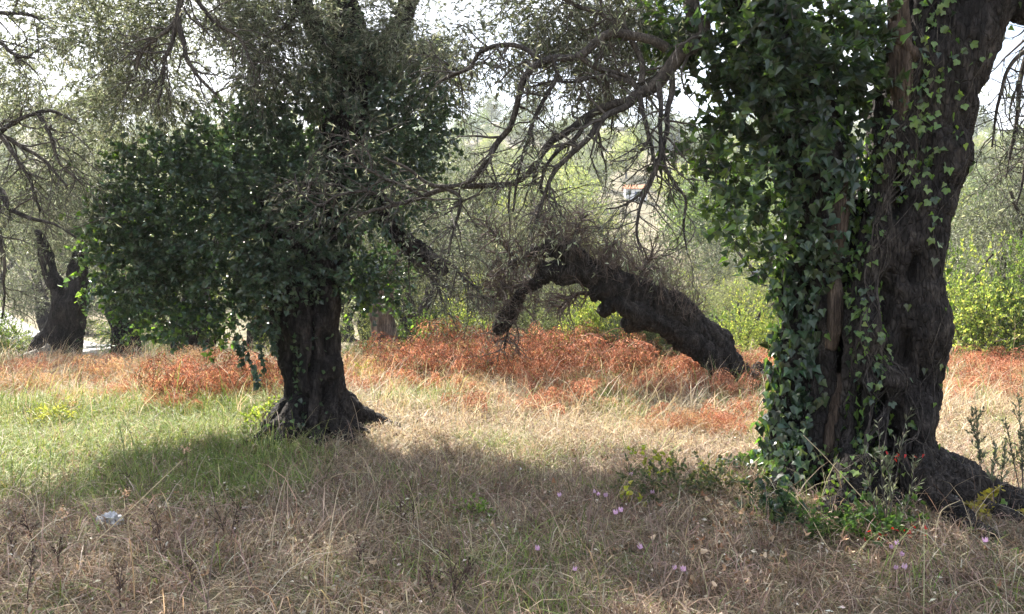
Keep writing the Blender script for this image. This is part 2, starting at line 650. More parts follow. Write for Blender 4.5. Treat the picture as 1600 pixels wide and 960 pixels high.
def rock_box(cx, cy, cz, sx, sy, sz, rot, seed, amp=.02):
    """worn concrete block"""
    mb = MB()
    n = 7
    u = np.linspace(-.5, .5, n)
    vs_, qs = [], []
    cnt = 0
    for ax in range(3):
        for sg in (-1, 1):
            a, b = np.meshgrid(u, u, indexing='ij')
            p = np.zeros((n, n, 3))
            p[..., ax] = .5 * sg
            p[..., (ax + 1) % 3] = a
            p[..., (ax + 2) % 3] = b
            i = (np.arange(n - 1)[:, None] * n + np.arange(n - 1)[None]).ravel() + cnt
            q = np.stack([i, i + n, i + n + 1, i + 1], 1)
            qs.append(q if sg > 0 else q[:, ::-1])
            vs_.append(p.reshape(-1, 3))
            cnt += n * n
    p = np.concatenate(vs_)
    p = p * (1 - .05 * (np.abs(p).sum(1, keepdims=True) > 1.2))
    p = p * np.array([sx, sy, sz])
    p = p + amp * np.stack([fbm(p * 5 + seed + j * 9, 3) for j in range(3)], 1)
    c, s = math.cos(rot), math.sin(rot)
    p = np.stack([p[:, 0] * c - p[:, 1] * s, p[:, 0] * s + p[:, 1] * c, p[:, 2]], 1)
    mb.add(p + np.array([0, 0, sz / 2]), q=np.concatenate(qs))
    return mb


M_CONC = plain('weathered_concrete', (.42, .41, .38), .9, .25, 6, .4)
for k, (px, py, Y, sx, sy, sz, rt, lb) in enumerate([
        (153, 563, 30.5, .75, 2.6, .62, -.35, 'weathered concrete parapet block at the lane edge, nearer the leaning forked trunk'),
        (172, 551, 33.5, .6, 2.0, .55, -.35, 'smaller concrete parapet block behind the first one beside the lane')]):
    p = P(px, py, Y)
    z = float(H(p[0], Y))
    o = rock_box(0, 0, 0, sx, sy, sz, rt, k * 7).build('parapet_block', M_CONC, smooth=False)
    o.location = (p[0], Y, z - .03)
    tag(o, lb, 'concrete block', 'parapet blocks by the lane')


# ------------------------------------------------------------------ old trunks: strands fused to one skin
def strands_mesh(name, strands, voxel, amp=.02, freq=14., stretch=.2, seed=0., smooth_it=2, amp2=.05, holes=(), fine=.35):
    """strands: lists of (x,y,z,r) world points; fused by a voxel remesh, then furrowed"""
    mb = MB()
    for st in strands:
        st = np.asarray(st, float)
        K = max(10, int(np.linalg.norm(np.diff(st[:, :3], axis=0), axis=1).sum() / .06))
        sp_ = spline(st, K)
        r = np.maximum(sp_[:, 3], .008)
        pts = sp_[:, :3]
        pts = pts + .35 * r[:, None] * np.stack([fbm(pts * 2.2 + seed + j * 11.3, 2) for j in range(3)], 1) * np.array([1, 1, .2])
        r = r * (1 + .22 * fbm(pts * 5 + seed, 2))
        tubes(mb, pts[None], r[None], 14)
        c = mb.n
        # end caps
        a = c - K * 14
        mb.add(np.stack([pts[0], pts[-1]]), t=np.concatenate([
            np.stack([np.full(14, 0), (np.arange(14) + 1) % 14 + a - c, np.arange(14) + a - c], 1),
            np.stack([np.full(14, 1), np.arange(14) + (c - 14) - c, (np.arange(14) + 1) % 14 + (c - 14) - c], 1)]))
    me = mb.mesh(name + '_raw')
    ob = bpy.data.objects.new('tmp', me)
    COL.objects.link(ob)
    md = ob.modifiers.new('r', 'REMESH')
    md.mode = 'VOXEL'
    md.voxel_size = voxel
    if smooth_it:
        s2 = ob.modifiers.new('s', 'SMOOTH')
        s2.factor = .5
        s2.iterations = smooth_it
    dg = bpy.context.evaluated_depsgraph_get()
    out = bpy.data.meshes.new_from_object(ob.evaluated_get(dg))
    bpy.data.objects.remove(ob)
    bpy.data.meshes.remove(me)
    out.name = name
    n = len(out.vertices)
    v = np.empty(n * 3, np.float32)
    out.vertices.foreach_get('co', v)
    v = v.reshape(-1, 3).astype(float)
    nr = np.empty(n * 3, np.float32)
    out.vertices.foreach_get('normal', nr)
    nr = nr.reshape(-1, 3)
    q = v * np.array([freq, freq, freq * stretch]) + seed
    q = q + .8 * np.stack([fbm(v * 3.1 + seed + j, 2) for j in range(3)], 1)
    d = amp * (1 - 2.2 * np.abs(fbm(q, 4, .55)))
    d = d + amp2 * fbm(v * np.array([4., 4., 1.6]) + seed * 2, 3)
    q2 = v * np.array([freq * 2.7, freq * 2.7, freq * 2.7 * max(stretch, .22)]) + seed + 5
    d = d + fine * amp * (1 - 2.4 * np.abs(fbm(q2, 3, .6)))
    if len(holes):
        hx_, hy_ = proj(v)
        for (a_, b_, rx_, ry_, dp) in holes:
            wob_ = 6 * fbm(v * 7 + a_, 2)
            d = d - dp * np.exp(-((hx_ - a_ + wob_) / rx_) ** 4 - ((hy_ - b_) / ry_) ** 4) * (nr[:, 1] < .3)
    v = v + nr * d[:, None]
    out.vertices.foreach_set('co', v.astype(np.float32).ravel())
    out.polygons.foreach_set('use_smooth', np.ones(len(out.polygons), dtype=bool))
    out.update()
    return out, v


def shift_mesh(me, o):
    n = len(me.vertices)
    v = np.empty(n * 3, np.float32)
    me.vertices.foreach_get('co', v)
    v = v.reshape(-1, 3) - np.asarray(o, np.float32)
    me.vertices.foreach_set('co', v.ravel())
    me.update()
    return me


def PX(lst, Y=None, dY=0.):
    """(px,py,Y,r_px) list -> world (x,y,z,r)"""
    out = []
    for a in lst:
        px, py, y, r = a if len(a) == 4 else (a[0], a[1], Y, a[2])
        y = y + dY
        out.append([*P(px, py, y), r * y / F])
    return np.array(out)


def root(x0, y0, z0, x1, y1, r0, r1, sag=.5):
    t = np.linspace(0, 1, 6)
    x, y = x0 + (x1 - x0) * t, y0 + (y1 - y0) * t
    g = H(x, y)
    r = r0 + (r1 - r0) * t
    z = z0 * (1 - t) ** 2 + (g - .25 * r) * (1 - (1 - t) ** 2)
    return np.stack([x, y, z, r], 1)


# ------------------------------------------------------------------ bare branches and crowns
def limb_set(tr, o, limbs, K=40, mat=None, jit=.02, name='limb', S=8):
    """each drawn limb is a part of its own; returns resampled (K) paths and radii"""
    PP, RR = [], []
    for l in limbs:
        s = spline(l, K, jit)
        r = np.maximum(s[:, 3], .003) * (1 + .13 * fbm(s[:, :3] * 9, 2))
        mb = MB()
        tubes(mb, s[None, :, :3], r[None], S)
        mb.build(name, mat or M_BARK2, tr, o, True)
        PP.append(s[:, :3])
        RR.append(r)
    return np.array(PP), np.array(RR)


def grow_crown(PP, RR, per, rng, L1=(.5, 1.0), L2=(.25, .5), n2=7, leaf=(.05, .011), nleaf=14, droop=(.06, .10, .06), t0=.15,
               ang=(.9, .8), cols=OLIVE, bare=0., w=None, K1=7, twr=1.0):
    """branches from drawn limbs, twigs from branches, leaves on twigs"""
    tw, lf = MB(), MB()
    s, d, r = spawn(PP, RR, per, t0, 1, ang[0], rng)
    M = len(s)
    l1 = rng.uniform(*L1, M)
    p1 = paths(s, d, l1, K1, droop[0], .30, rng)
    r1 = np.clip(r * .5, .003, .012) * twr
    tubes(tw, p1, taper(M, K1, r1, .0015 * twr), 4)
    s, d, r = spawn(p1, taper(M, K1, r1, .0015), n2, .12, 1, ang[1], rng)
    M2 = len(s)
    p2 = paths(s, d, rng.uniform(*L2, M2), 5, droop[1], .32, rng)
    tubes(tw, p2, taper(M2, 5, np.clip(r * .6, .0015, .004) * twr, .0009 * twr), 3)
    if nleaf:
        q = p2
        if bare:
            q = p2[rng.uniform(0, 1, M2) > bare]
        leafy(lf, q, nleaf, leaf[0], leaf[1], cols, droop[2], rng=rng, w=w)
    return tw, lf, p1, p2


def spray_mass(E, M, rng, L=(.15, .4), n=14, leaf=(.05, .012), cols=OLIVE, droop=.05, shape='lance', gap=-.15, shell=.45, fr=1.6,
               upd=.2, twr=.002, w=None, fwd=.7, up=.5, stems=True):
    """a mass of leafy sprays filling ellipsoids"""
    p, u = in_ellipsoids(E, M, rng, shell, gap, fr)
    d = unit(u + rng.normal(0, .5, u.shape) + np.array([0, 0, upd]))
    pt = paths(p, d, rng.uniform(*L, M), 5, droop, .2, rng)
    tw, lf = MB(), MB()
    if stems:
        tubes(tw, pt[:, [0, 2, 4]], taper(M, 3, twr, twr * .4), 3)
    leafy(lf, pt, n, leaf[0], leaf[1], cols, droop, shape=shape, rng=rng, w=w, fwd=fwd, up=up)
    return tw, lf


def EL(px, py, Y, rx, ry, rd):
    """ellipsoid given in picture size at distance Y, depth radius in metres"""
    return P(px, py, Y), np.array([rx * Y / F, rd, ry * Y / F])


# ================================================================== THE IVY-CLAD OLD OLIVE (right)
rng = np.random.default_rng(11)
RB = np.array([*P(1350, 790, 5.5)[:2], 0.0])
RB[2] = float(H(RB[0], RB[1]))
rt = thing('olive_tree', 'massive old olive tree with twisted furrowed trunk and ivy up one side', 'tree', RB)
gz = RB[2]
st = [
    PX([(1408, 840, 5.5, 80), (1402, 770, 5.5, 66), (1398, 700, 5.5, 52), (1395, 640, 5.52, 47), (1402, 570, 5.55, 50), (1412, 500, 5.55, 54), (1408, 420, 5.55, 52),
        (1418, 330, 5.55, 56), (1440, 230, 5.55, 60), (1470, 120, 5.55, 64), (1505, 20, 5.5, 64), (1535, -60, 5.5, 58), (1580, -160, 5.5, 46)]),
    PX([(1325, 840, 5.3, 46), (1332, 770, 5.35, 36), (1337, 700, 5.4, 26), (1347, 630, 5.4, 24), (1350, 560, 5.4, 27), (1357, 480, 5.42, 30), (1372, 400, 5.48, 32),
        (1395, 310, 5.5, 36), (1415, 220, 5.5, 40), (1440, 110, 5.5, 42), (1455, 0, 5.5, 40), (1470, -80, 5.5, 34)]),
    PX([(1268, 830, 5.6, 42), (1275, 730, 5.62, 30), (1288, 640, 5.62, 24), (1298, 550, 5.62, 21), (1300, 470, 5.6, 22), (1303, 390, 5.6, 26), (1292, 310, 5.6, 33),
        (1270, 220, 5.6, 36), (1237, 140, 5.6, 36), (1197, 60, 5.6, 34), (1162, -20, 5.6, 30), (1120, -90, 5.6, 24), (1080, -180, 5.6, 16)]),
    PX([(1228, 830, 5.8, 36), (1238, 720, 5.8, 30), (1248, 600, 5.8, 27), (1256, 500, 5.8, 26), (1265, 400, 5.8, 28), (1272, 320, 5.75, 30), (1258, 220, 5.7, 26)]),
    PX([(1372, 830, 5.2, 40), (1374, 760, 5.25, 30), (1378, 700, 5.3, 20), (1386, 630, 5.36, 19), (1382, 550, 5.4, 18), (1390, 460, 5.46, 20), (1400, 380, 5.5, 20)]),
    PX([(1450, 840, 5.5, 36), (1438, 770, 5.5, 22), (1430, 700, 5.5, 19), (1432, 620, 5.55, 20), (1447, 540, 5.6, 22), (1450, 470, 5.62, 20), (1446, 380, 5.62, 20), (1462, 280, 5.62, 22)]),
    PX([(1355, 860, 5.9, 60), (1350, 760, 5.95, 60), (1350, 640, 5.95, 56), (1355, 500, 5.95, 52), (1368, 380, 5.9, 48), (1395, 260, 5.85, 46), (1430, 140, 5.8, 44)]),
    PX([(1300, 470, 5.75, 28), (1330, 380, 5.75, 26), (1370, 300, 5.7, 24)]),
    PX([(1392, 588, 5.33, 20), (1398, 596, 5.26, 17), (1402, 602, 5.22, 9)]),
    PX([(1350, 590, 5.36, 16), (1352, 600, 5.30, 13), (1353, 612, 5.27, 8)]),
    PX([(1560, -40, 5.5, 36), (1600, 8, 5.45, 22), (1680, 10, 5.4, 18), (1780, -40, 5.3, 12)]),
]
x_, y_ = RB[0], RB[1]
st += [
    root(x_ + .28, y_ - .05, .34, x_ + 1.05, y_ - .55, .15, .05), root(x_ + .30, y_ + .1, .30, x_ + 1.2, y_ - .25, .15, .06), root(x_ + .24, y_ - .15, .30, x_ + .8, y_ - .75, .10, .03),
    root(x_ - .06, y_ - .2, .42, x_ - .55, y_ - .62, .11, .035),
    root(x_ + .16, y_ - .25, .38, x_ + .32, y_ - .95, .12, .04),
    root(x_ - .3, y_ + .1, .35, x_ - .75, y_ - .15, .12, .04),
    root(x_ - .3, y_ + .3, .35, x_ - .8, y_ + .7, .12, .04),
    root(x_ + .3, y_ + .3, .35, x_ + .9, y_ + .5, .12, .05),
    root(x_ + .1, y_ + .5, .35, x_ + .2, y_ + 1.2, .12, .05),
    root(x_ + .02, y_ - .22, .30, x_ + .0, y_ - .62, .08, .03),
]
holes = [(1386, 472, 11, 44, .22), (1340, 655, 9, 52, .20), (1363, 690, 8, 32, .14), (1398, 668, 11, 34, .18), (1425, 690, 7, 36, .12), (1318, 420, 9, 90, .15), (1318, 600, 9, 70, .15),
         (1428, 420, 8, 24, .10), (1352, 330, 9, 48, .14), (1440, 600, 6, 40, .07), (1405, 300, 8, 40, .10), (1372, 620, 7, 26, .12), (1300, 720, 14, 48, .16), (1395, 735, 12, 30, .16), (1450, 240, 8, 30, .08), (1415, 545, 7, 26, .09)]
tm, rv = strands_mesh('trunk', st, .016, amp=.028, freq=10, stretch=.24, seed=3.7, smooth_it=1, amp2=.045, holes=holes, fine=.6)
tri_src = tm
# BVH for vines
pol = [tuple(p.vertices) for p in tm.polygons]
RBVH = BVHTree.FromPolygons([tuple(a) for a in rv], pol)
# surface samples for the ivy
npol = len(pol)
cen = np.empty(npol * 3, np.float32)
tm.polygons.foreach_get('center', cen)
cen = cen.reshape(-1, 3).astype(float)
pn = np.empty(npol * 3, np.float32)
tm.polygons.foreach_get('normal', pn)
pn = pn.reshape(-1, 3).astype(float)
pa = np.empty(npol, np.float32)
tm.polygons.foreach_get('area', pa)
shift_mesh(tm, RB)
link('trunk', tm, M_BARK, rt)
# strips of bare dead wood
for lst in ([(1412, 190, 5.38, 10), (1406, 120, 5.36, 12), (1404, 50, 5.35, 12), (1402, -30, 5.35, 11)],
            [(1394, 40, 5.32, 8), (1410, 65, 5.3, 8), (1432, 95, 5.34, 7)],
            [(1296, 545, 5.52, 7), (1305, 500, 5.51, 10), (1303, 455, 5.52, 9), (1300, 420, 5.56, 5)],
            [(1288, 745, 5.54, 7), (1296, 690, 5.52, 10), (1306, 630, 5.52, 9), (1313, 585, 5.54, 5)],
            [(1306, 400, 5.46, 7), (1312, 340, 5.45, 9), (1316, 285, 5.47, 6)]):
    me, _ = strands_mesh('bare_wood_strip', [PX(lst)], .011, amp=.014, freq=24, stretch=.10, seed=lst[0][0] * .1, smooth_it=0, amp2=.03)
    shift_mesh(me, RB)
    o = link('bare_wood_strip', me, M_WOOD, rt)
    o['label'] = 'strip of bare grey wood without bark'

# the long drawn limb reaching over to the left, and its branches
LB = [
    [(1130, -90, 5.6, 22), (1092, -60, 5.5, 16), (1080, -15, 5.4, 13), (1083, 25, 5.35, 13), (1103, 48, 5.3, 12.5), (1085, 70, 5.3, 12), (1060, 88, 5.3, 12), (1042, 112, 5.3, 11),
     (1020, 138, 5.3, 10), (1000, 146, 5.3, 8.5), (982, 160, 5.3, 7.5), (955, 165, 5.35, 7), (915, 184, 5.4, 6.5), (890, 205, 5.4, 6), (862, 222, 5.45, 5.5), (842, 248, 5.5, 5),
     (822, 275, 5.5, 4.6), (800, 288, 5.5, 4.4), (745, 291, 5.55, 4.2), (690, 297, 5.6, 4), (650, 312, 5.6, 3.6), (612, 322, 5.6, 3.2), (580, 330, 5.6, 2.6), (548, 345, 5.6, 2)],
    [(1042, 75, 5.32, 8), (1025, 66, 5.3, 7.5), (1000, 58, 5.3, 7), (965, 52, 5.3, 7), (940, 62, 5.3, 6.8), (915, 82, 5.3, 6.6), (895, 90, 5.3, 6.2), (868, 90, 5.3, 6), (840, 98, 5.3, 5.6),
     (818, 122, 5.3, 5.4), (808, 160, 5.3, 5), (797, 198, 5.35, 4.8), (776, 224, 5.4, 4.5), (762, 250, 5.4, 4.2), (740, 280, 5.45, 4), (706, 292, 5.5, 3.6), (672, 290, 5.5, 3), (640, 265, 5.5, 2.4), (600, 245, 5.5, 1.8)],
    [(905, 88, 5.3, 5), (925, 103, 5.32, 4.4), (950, 112, 5.33, 4.2), (975, 118, 5.33, 4.2), (988, 130, 5.32, 4.4), (998, 142, 5.3, 4.5)],
    [(1002, 146, 5.3, 6.5), (975, 168, 5.25, 5.5), (945, 183, 5.2, 5), (922, 212, 5.2, 4.6), (892, 243, 5.2, 4.2), (868, 270, 5.2, 3.8), (850, 305, 5.2, 3.2), (838, 345, 5.2, 2.4), (826, 372, 5.2, 1.6)],
    [(1050, 105, 5.28, 5), (1050, 135, 5.25, 4.6), (1043, 170, 5.2, 4.2), (1044, 200, 5.2, 4), (1036, 232, 5.2, 3.8), (1040, 262, 5.2, 3.4), (1056, 290, 5.2, 3), (1072, 312, 5.2, 2.4), (1068, 350, 5.2, 2), (1074, 398, 5.2, 1.2)],
    [(1030, 125, 5.25, 4.5), (1032, 160, 5.2, 4), (1033, 200, 5.15, 3.6), (1030, 245, 5.1, 3.4), (1018, 285, 5.1, 3), (1002, 318, 5.1, 2.6), (995, 360, 5.1, 2.2), (1000, 395, 5.1, 1.4)],
    [(1000, 150, 5.25, 4.5), (1008, 190, 5.2, 3.8), (1018, 230, 5.15, 3.2), (1024, 268, 5.1, 2.8), (1005, 300, 5.1, 2.4), (970, 322, 5.1, 1.8), (945, 328, 5.1, 1.2)],
    [(1000, 132, 5.3, 5), (1003, 100, 5.35, 4.6), (990, 70, 5.4, 4.4), (972, 42, 5.4, 4.4), (935, 22, 5.45, 4), (900, 8, 5.5, 3.6), (860, -10, 5.5, 3), (810, -30, 5.5, 2.2)],
    [(845, 96, 5.3, 4.5), (815, 74, 5.35, 4), (778, 70, 5.4, 3.8), (752, 82, 5.5, 3.4), (735, 105, 5.6, 3.2), (708, 118, 5.7, 2.8), (680, 130, 5.8, 2)],
    [(862, 92, 5.3, 4.2), (868, 120, 5.25, 3.6), (848, 155, 5.25, 3.2), (832, 190, 5.25, 3), (818, 235, 5.25, 2.6), (808, 285, 5.25, 2.2), (800, 330, 5.25, 1.6)],
    [(985, 130, 5.32, 4.0), (955, 118, 5.3, 3.2), (925, 122, 5.28, 2.8), (890, 128, 5.25, 2.4), (860, 128, 5.25, 2), (820, 140, 5.25, 1.4)],
    [(925, 180, 5.4, 4), (900, 215, 5.35, 3.4), (875, 232, 5.35, 3), (852, 262, 5.35, 2.8), (845, 300, 5.35, 2.4), (868, 316, 5.35, 1.9), (862, 345, 5.35, 1.4)],
    [(700, 296, 5.58, 3.4), (720, 312, 5.5, 2.8), (714, 345, 5.45, 2.4), (704, 380, 5.4, 1.8), (700, 402, 5.4, 1.2)],
    [(660, 306, 5.6, 3), (630, 290, 5.5, 2.4), (600, 280, 5.4, 2.2), (570, 262, 5.35, 2), (548, 230, 5.3, 1.6), (540, 205, 5.3, 1)],
    [(1640, -30, 5.45, 12), (1625, 40, 5.5, 6), (1598, 110, 5.5, 4), (1590, 180, 5.5, 3), (1578, 250, 5.5, 2)],
    [(1615, 70, 5.5, 4), (1580, 100, 5.5, 3), (1560, 160, 5.5, 2.4), (1550, 230, 5.5, 1.4)],
    [(1620, 100, 5.6, 4), (1606, 180, 5.6, 3), (1600, 260, 5.6, 2.2), (1590, 320, 5.6, 1.4)],
    [(620, 320, 5.6, 2.6), (575, 300, 5.5, 2.2), (530, 305, 5.4, 2), (498, 320, 5.35, 1.8), (470, 300, 5.3, 1.5), (462, 270, 5.3, 1)],
]
PP, RR = limb_set(rt, RB, [PX(l) for l in LB], 46, M_BARK2, .012)
tw, lf, p1, p2 = grow_crown(PP, RR, 17, rng, (.18, .62), (.10, .30), 6, (.048, .010), 5, (.10, .08, .05), .22, (1.0, .8), OLIVE, .50)
tw.build('twig_growth', M_TWIG, rt, RB, False, 'stuff')
lf.build('thin_foliage', M_OLIVE, rt, RB, False, 'stuff')
# high limbs above the frame and the crown that shades the ground
HL = [np.array([[*P(1120, -90, 5.6), .10], [.9, 5.4, 4.6, .08], [.2, 5.2, 5.2, .05], [-.6, 5.0, 5.5, .02]]),
      np.array([[*P(1120, -90, 5.6), .10], [1.3, 6.2, 4.7, .08], [1.2, 6.9, 5.4, .05], [1.0, 7.6, 5.8, .02]]),
      np.array([[*P(1580, -160, 5.5), .16], [4.0, 5.6, 5.0, .10], [4.6, 5.0, 5.7, .06], [5.2, 4.4, 5.9, .02]]),
      np.array([[*P(1580, -160, 5.5), .16], [3.4, 4.9, 5.0, .10], [3.0, 4.2, 5.8, .06], [2.6, 3.4, 6.1, .02]]),
      np.array([[*P(1470, -80, 5.5), .14], [2.6, 5.9, 4.8, .10], [2.2, 6.4, 5.7, .06], [1.8, 7.2, 6.1, .02]])]
PP, RR = limb_set(rt, RB, HL, 24, M_BARK2, .05)
E = [(np.array([.3, 5.2, 5.3]), np.array([1.1, 1.0, .75])), (np.array([1.6, 6.0, 5.5]), np.array([1.1, 1.0, .8])),
     (np.array([2.8, 4.6, 5.6]), np.array([1.1, 1.1, .8])), (np.array([4.6, 5.0, 5.5]), np.array([1.2, 1.2, .9])),
     (np.array([3.4, 6.2, 5.8]), np.array([1.2, .9, .8])), (np.array([1.2, 4.2, 5.4]), np.array([1.0, .9, .6])), (np.array([2.7, 7.4, 6.2]), np.array([1.2, 1.0, .6])),
     ]
tw, lf = spray_mass(E, 2300, rng, (.2, .5), 12, (.07, .017), OLIVE, .10, gap=.02, fr=1.7)
tw.build('twig_growth', M_TWIG, rt, RB, False, 'stuff')
lf.build('crown', M_OLIVE, rt, RB, False, 'stuff')
E = [EL(880, 10, 5.8, 130, 60, .6), EL(770, 50, 6.0, 80, 60, .5), EL(930, 90, 6.2, 90, 70, .5), EL(960, 240, 6.6, 50, 90, .35), EL(1010, 40, 6.2, 60, 70, .4), EL(880, 150, 6.4, 60, 60, .4)]
tw, lf = spray_mass(E, 1500, rng, (.2, .45), 13, (.058, .013), OLIVE, .12, gap=.04, fr=2.2)
tw.build('twig_growth', M_TWIG, rt, RB, False, 'stuff')
lf.build('crown', M_OLIVE, rt, RB, False, 'stuff')

# ---- ivy on the right tree
iv = thing('ivy_vine', 'large-leaved dark green ivy climbing the massive trunk and massing in its fork', 'ivy', (RB[0] - .55, RB[1] - .1, float(H(RB[0] - .55, RB[1] - .1))))
IVO = np.array(iv.location)
ppx, ppy = proj(cen)
edge = np.interp(ppy, [-100, 0, 150, 250, 330, 450, 520, 600, 700, 800], [1360, 1350, 1330, 1335, 1322, 1292, 1284, 1282, 1268, 1250])
dens = np.where(ppx < edge, 1.0, 0.0) * np.where((ppx > 1284) & (ppy > 560), .25, 1)
tr1 = np.interp(ppy, [0, 120, 200, 300, 400, 500, 600, 700, 760], [1470, 1450, 1400, 1365, 1335, 1352, 1362, 1352, 1340])
dens = np.maximum(dens, .60 * np.exp(-((ppx - tr1) / 26) ** 2) * (ppy > 90))
dens = np.maximum(dens, .52 * np.exp(-((ppx - np.interp(ppy, [-50, 100, 200, 300], [1475, 1445, 1425, 1440])) / 34) ** 2) * (ppy < 320))
dens = np.maximum(dens, .22 * np.exp(-((ppx - np.interp(ppy, [100, 300, 420], [1500, 1468, 1450])) / 12) ** 2) * (ppy < 420))
dens = np.maximum(dens, .015)
lowroot = (cen[:, 2] < .45) & (ppx < 1330)
dens = np.where(lowroot, np.maximum(dens, .35), dens)
front = pn[:, 1] < .35
wgt = pa * dens * (pn[:, 2] > -.6)
wgt = wgt / wgt.sum()
sel = rng.choice(npol, 8600, p=wgt)
sz = np.where(dens[sel] > .8, rng.triangular(.028, .055, .098, len(sel)), rng.uniform(.030, .062, len(sel)))
pos = cen[sel] + pn[sel] * (rng.uniform(.01, .055, len(sel)) * np.where(dens[sel] > .8, 1.6, .6))[:, None]
nr = unit(pn[sel] + rng.normal(0, .38, (len(sel), 3)) + np.array([0, 0, .35]))
dn = unit(np.array([0, 0, -1.]) + rng.normal(0, .45, (len(sel), 3)) + pn[sel] * .25)
# the 300 that show largest are leaves of their own
sx_, sy_ = proj(pos)
vis = front[sel] & (sx_ > 1150) & (sx_ < 1600) & (sy_ > -10) & (sy_ < 860)
score = np.where(vis, sz * (-(nr[:, 1])).clip(0.05, 1) * np.where(dens[sel] < .8, 2.2, 1), 0)
first = np.argsort(-score)[:300]
rest = np.setdiff1d(np.arange(len(sel)), first)
lm = MB()
leaves(lm, pos[rest], dn[rest], nr[rest], sz[rest], sz[rest] * .95, np.where((dens[sel[rest]] < .8)[:, None] & (rng.random((len(rest), 1)) < .6), pick(IVYL, len(rest), .2, rng), pick(IVY * 4 + IVYL[1:2], len(rest), .32, rng)), 'ivy5')


def ivy_leaf_mesh(k):
    """lobed leaf with a stalk, 10 cm long at scale 1, tip along +X, face +Z"""
    r = np.random.default_rng(50 + k)
    ang = np.array([0, 22, 42, 62, 88, 112, 140, 165])
    rad = np.array([.62, .47, .36, .50, .44, .33, .36, .22]) * (1 + r.normal(0, .05, 8))
    a = np.radians(np.concatenate([ang, -ang[:0:-1]]))
    R_ = np.concatenate([rad, rad[:0:-1]])
    ring = np.stack([np.cos(a) * R_ + .25, np.sin(a) * R_, -.10 * np.cos(a) ** 2 + .07 * np.abs(np.sin(a))], 1)
    ring[:, 2] += r.normal(0, .02, len(ring))
    v = np.concatenate([[[.28, 0, 0]], ring, [[.06, .012, 0], [.06, -.012, 0], [-.25, .01, -.14], [-.25, -.01, -.14]]])
    n = len(ring)
    t = [(0, 1 + i, 1 + (i + 1) % n) for i in range(n)]
    mb = MB()
    col = np.array(IVY[k % len(IVY)]) if k < 4 else np.array(IVYL[k % 3])
    mb.add(v * .1, t=t, q=[(n + 1, n + 2, n + 4, n + 3)], c=col)
    me = mb.mesh('leaf')
    me.materials.append(M_IVY)
    return me


IVM = [ivy_leaf_mesh(k) for k in range(7)]


def place_leaf(parent, origin, p, d, n_, size, me):
    d = unit(d)
    n_ = unit(n_ - (n_ * d).sum() * d)
    b = np.cross(n_, d)
    from mathutils import Matrix
    o = bpy.data.objects.new('leaf', me)
    COL.objects.link(o)
    o.parent = parent
    s = size / .1
    q = p - origin
    o.matrix_local = Matrix(((d[0] * s, b[0] * s, n_[0] * s, q[0]), (d[1] * s, b[1] * s, n_[1] * s, q[1]),
                             (d[2] * s, b[2] * s, n_[2] * s, q[2]), (0, 0, 0, 1)))
    return o


for i in first:
    small = dens[sel[i]] < .8
    place_leaf(iv, IVO, pos[i], dn[i], nr[i], sz[i] * 1.12, IVM[int(rng.integers(4, 7)) if small and rng.random() < .9 else int(rng.integers(0, 4))])
# the mass in the fork and the sprigs hanging out of it
E = [EL(1270, 60, 5.5, 85, 95, .45), EL(1200, 110, 5.5, 75, 110, .45), EL(1320, 60, 5.7, 60, 80, .35), EL(1180, 190, 5.5, 55, 90, .4), EL(1230, 260, 5.5, 60, 90, .4),
     EL(1140, 50, 5.4, 60, 70, .4), EL(1290, 170, 5.6, 55, 60, .35), EL(1240, 350, 5.55, 38, 60, .3)]
tw, l2 = spray_mass(E, 640, rng, (.15, .40), 9, (.072, .066), IVY * 4 + IVYL[1:2], .06, 'ivy5', -.12, .5, 2.2, .1, .003, up=.7, fwd=1.0)
E = [EL(1140, 260, 5.4, 30, 80, .25), EL(1165, 340, 5.4, 40, 60, .25), EL(1090, 230, 5.4, 30, 30, .2), EL(1190, 390, 5.4, 22, 40, .2), EL(1075, 40, 5.5, 60, 50, .3)]
tw2, l3 = spray_mass(E, 130, rng, (.15, .38), 8, (.066, .060), IVY[1:4] + IVYL, .10, 'ivy5', -.3, .6, 2.2, -.3, .003, up=.2, fwd=1.1)  # lighter leaf colours here stand in for backlight on the sprigs
for a in (tw, tw2):
    a.build('stem_growth', M_TWIG, iv, IVO, False, 'stuff')
for a in (l2, l3, lm):
    a.build('leaf_mass', M_IVY, iv, IVO, False, 'stuff')


def climb(x, y, z, top, rng, drift):
    """a stem creeping up the trunk"""
    pts = []
    p = np.array([x, y, z])
    wob = rng.uniform(0, 50)
    for k in range(140):
        hit = RBVH.find_nearest(Vector(p))
        if hit[0] is None:
            break
        c, n_ = np.array(hit[0]), np.array(hit[1])
        pts.append(c + n_ * .006)
        p = c + n_ * .02 + np.array([drift + .03 * math.sin(wob + k * .35) + rng.normal(0, .012), -.012, .045])
        if p[2] > top:
            break
    return np.array(pts)


for k in range(20):
    px = rng.uniform(1255, 1465)
    a = P(px, rng.uniform(640, 770), 5.1)
    pts = climb(a[0], a[1], a[2], rng.uniform(2.2, 4.4), rng, rng.normal(.004, .006))
    if len(pts) < 8:
        continue
    s = spline(pts[::2], 50)
    mb = MB()
    r = rng.uniform(.0022, .0055)
    tubes(mb, s[None], (np.linspace(r, r * .5, 50))[None], 4)
    mb.build('stem', M_BARK2, iv, IVO, True)

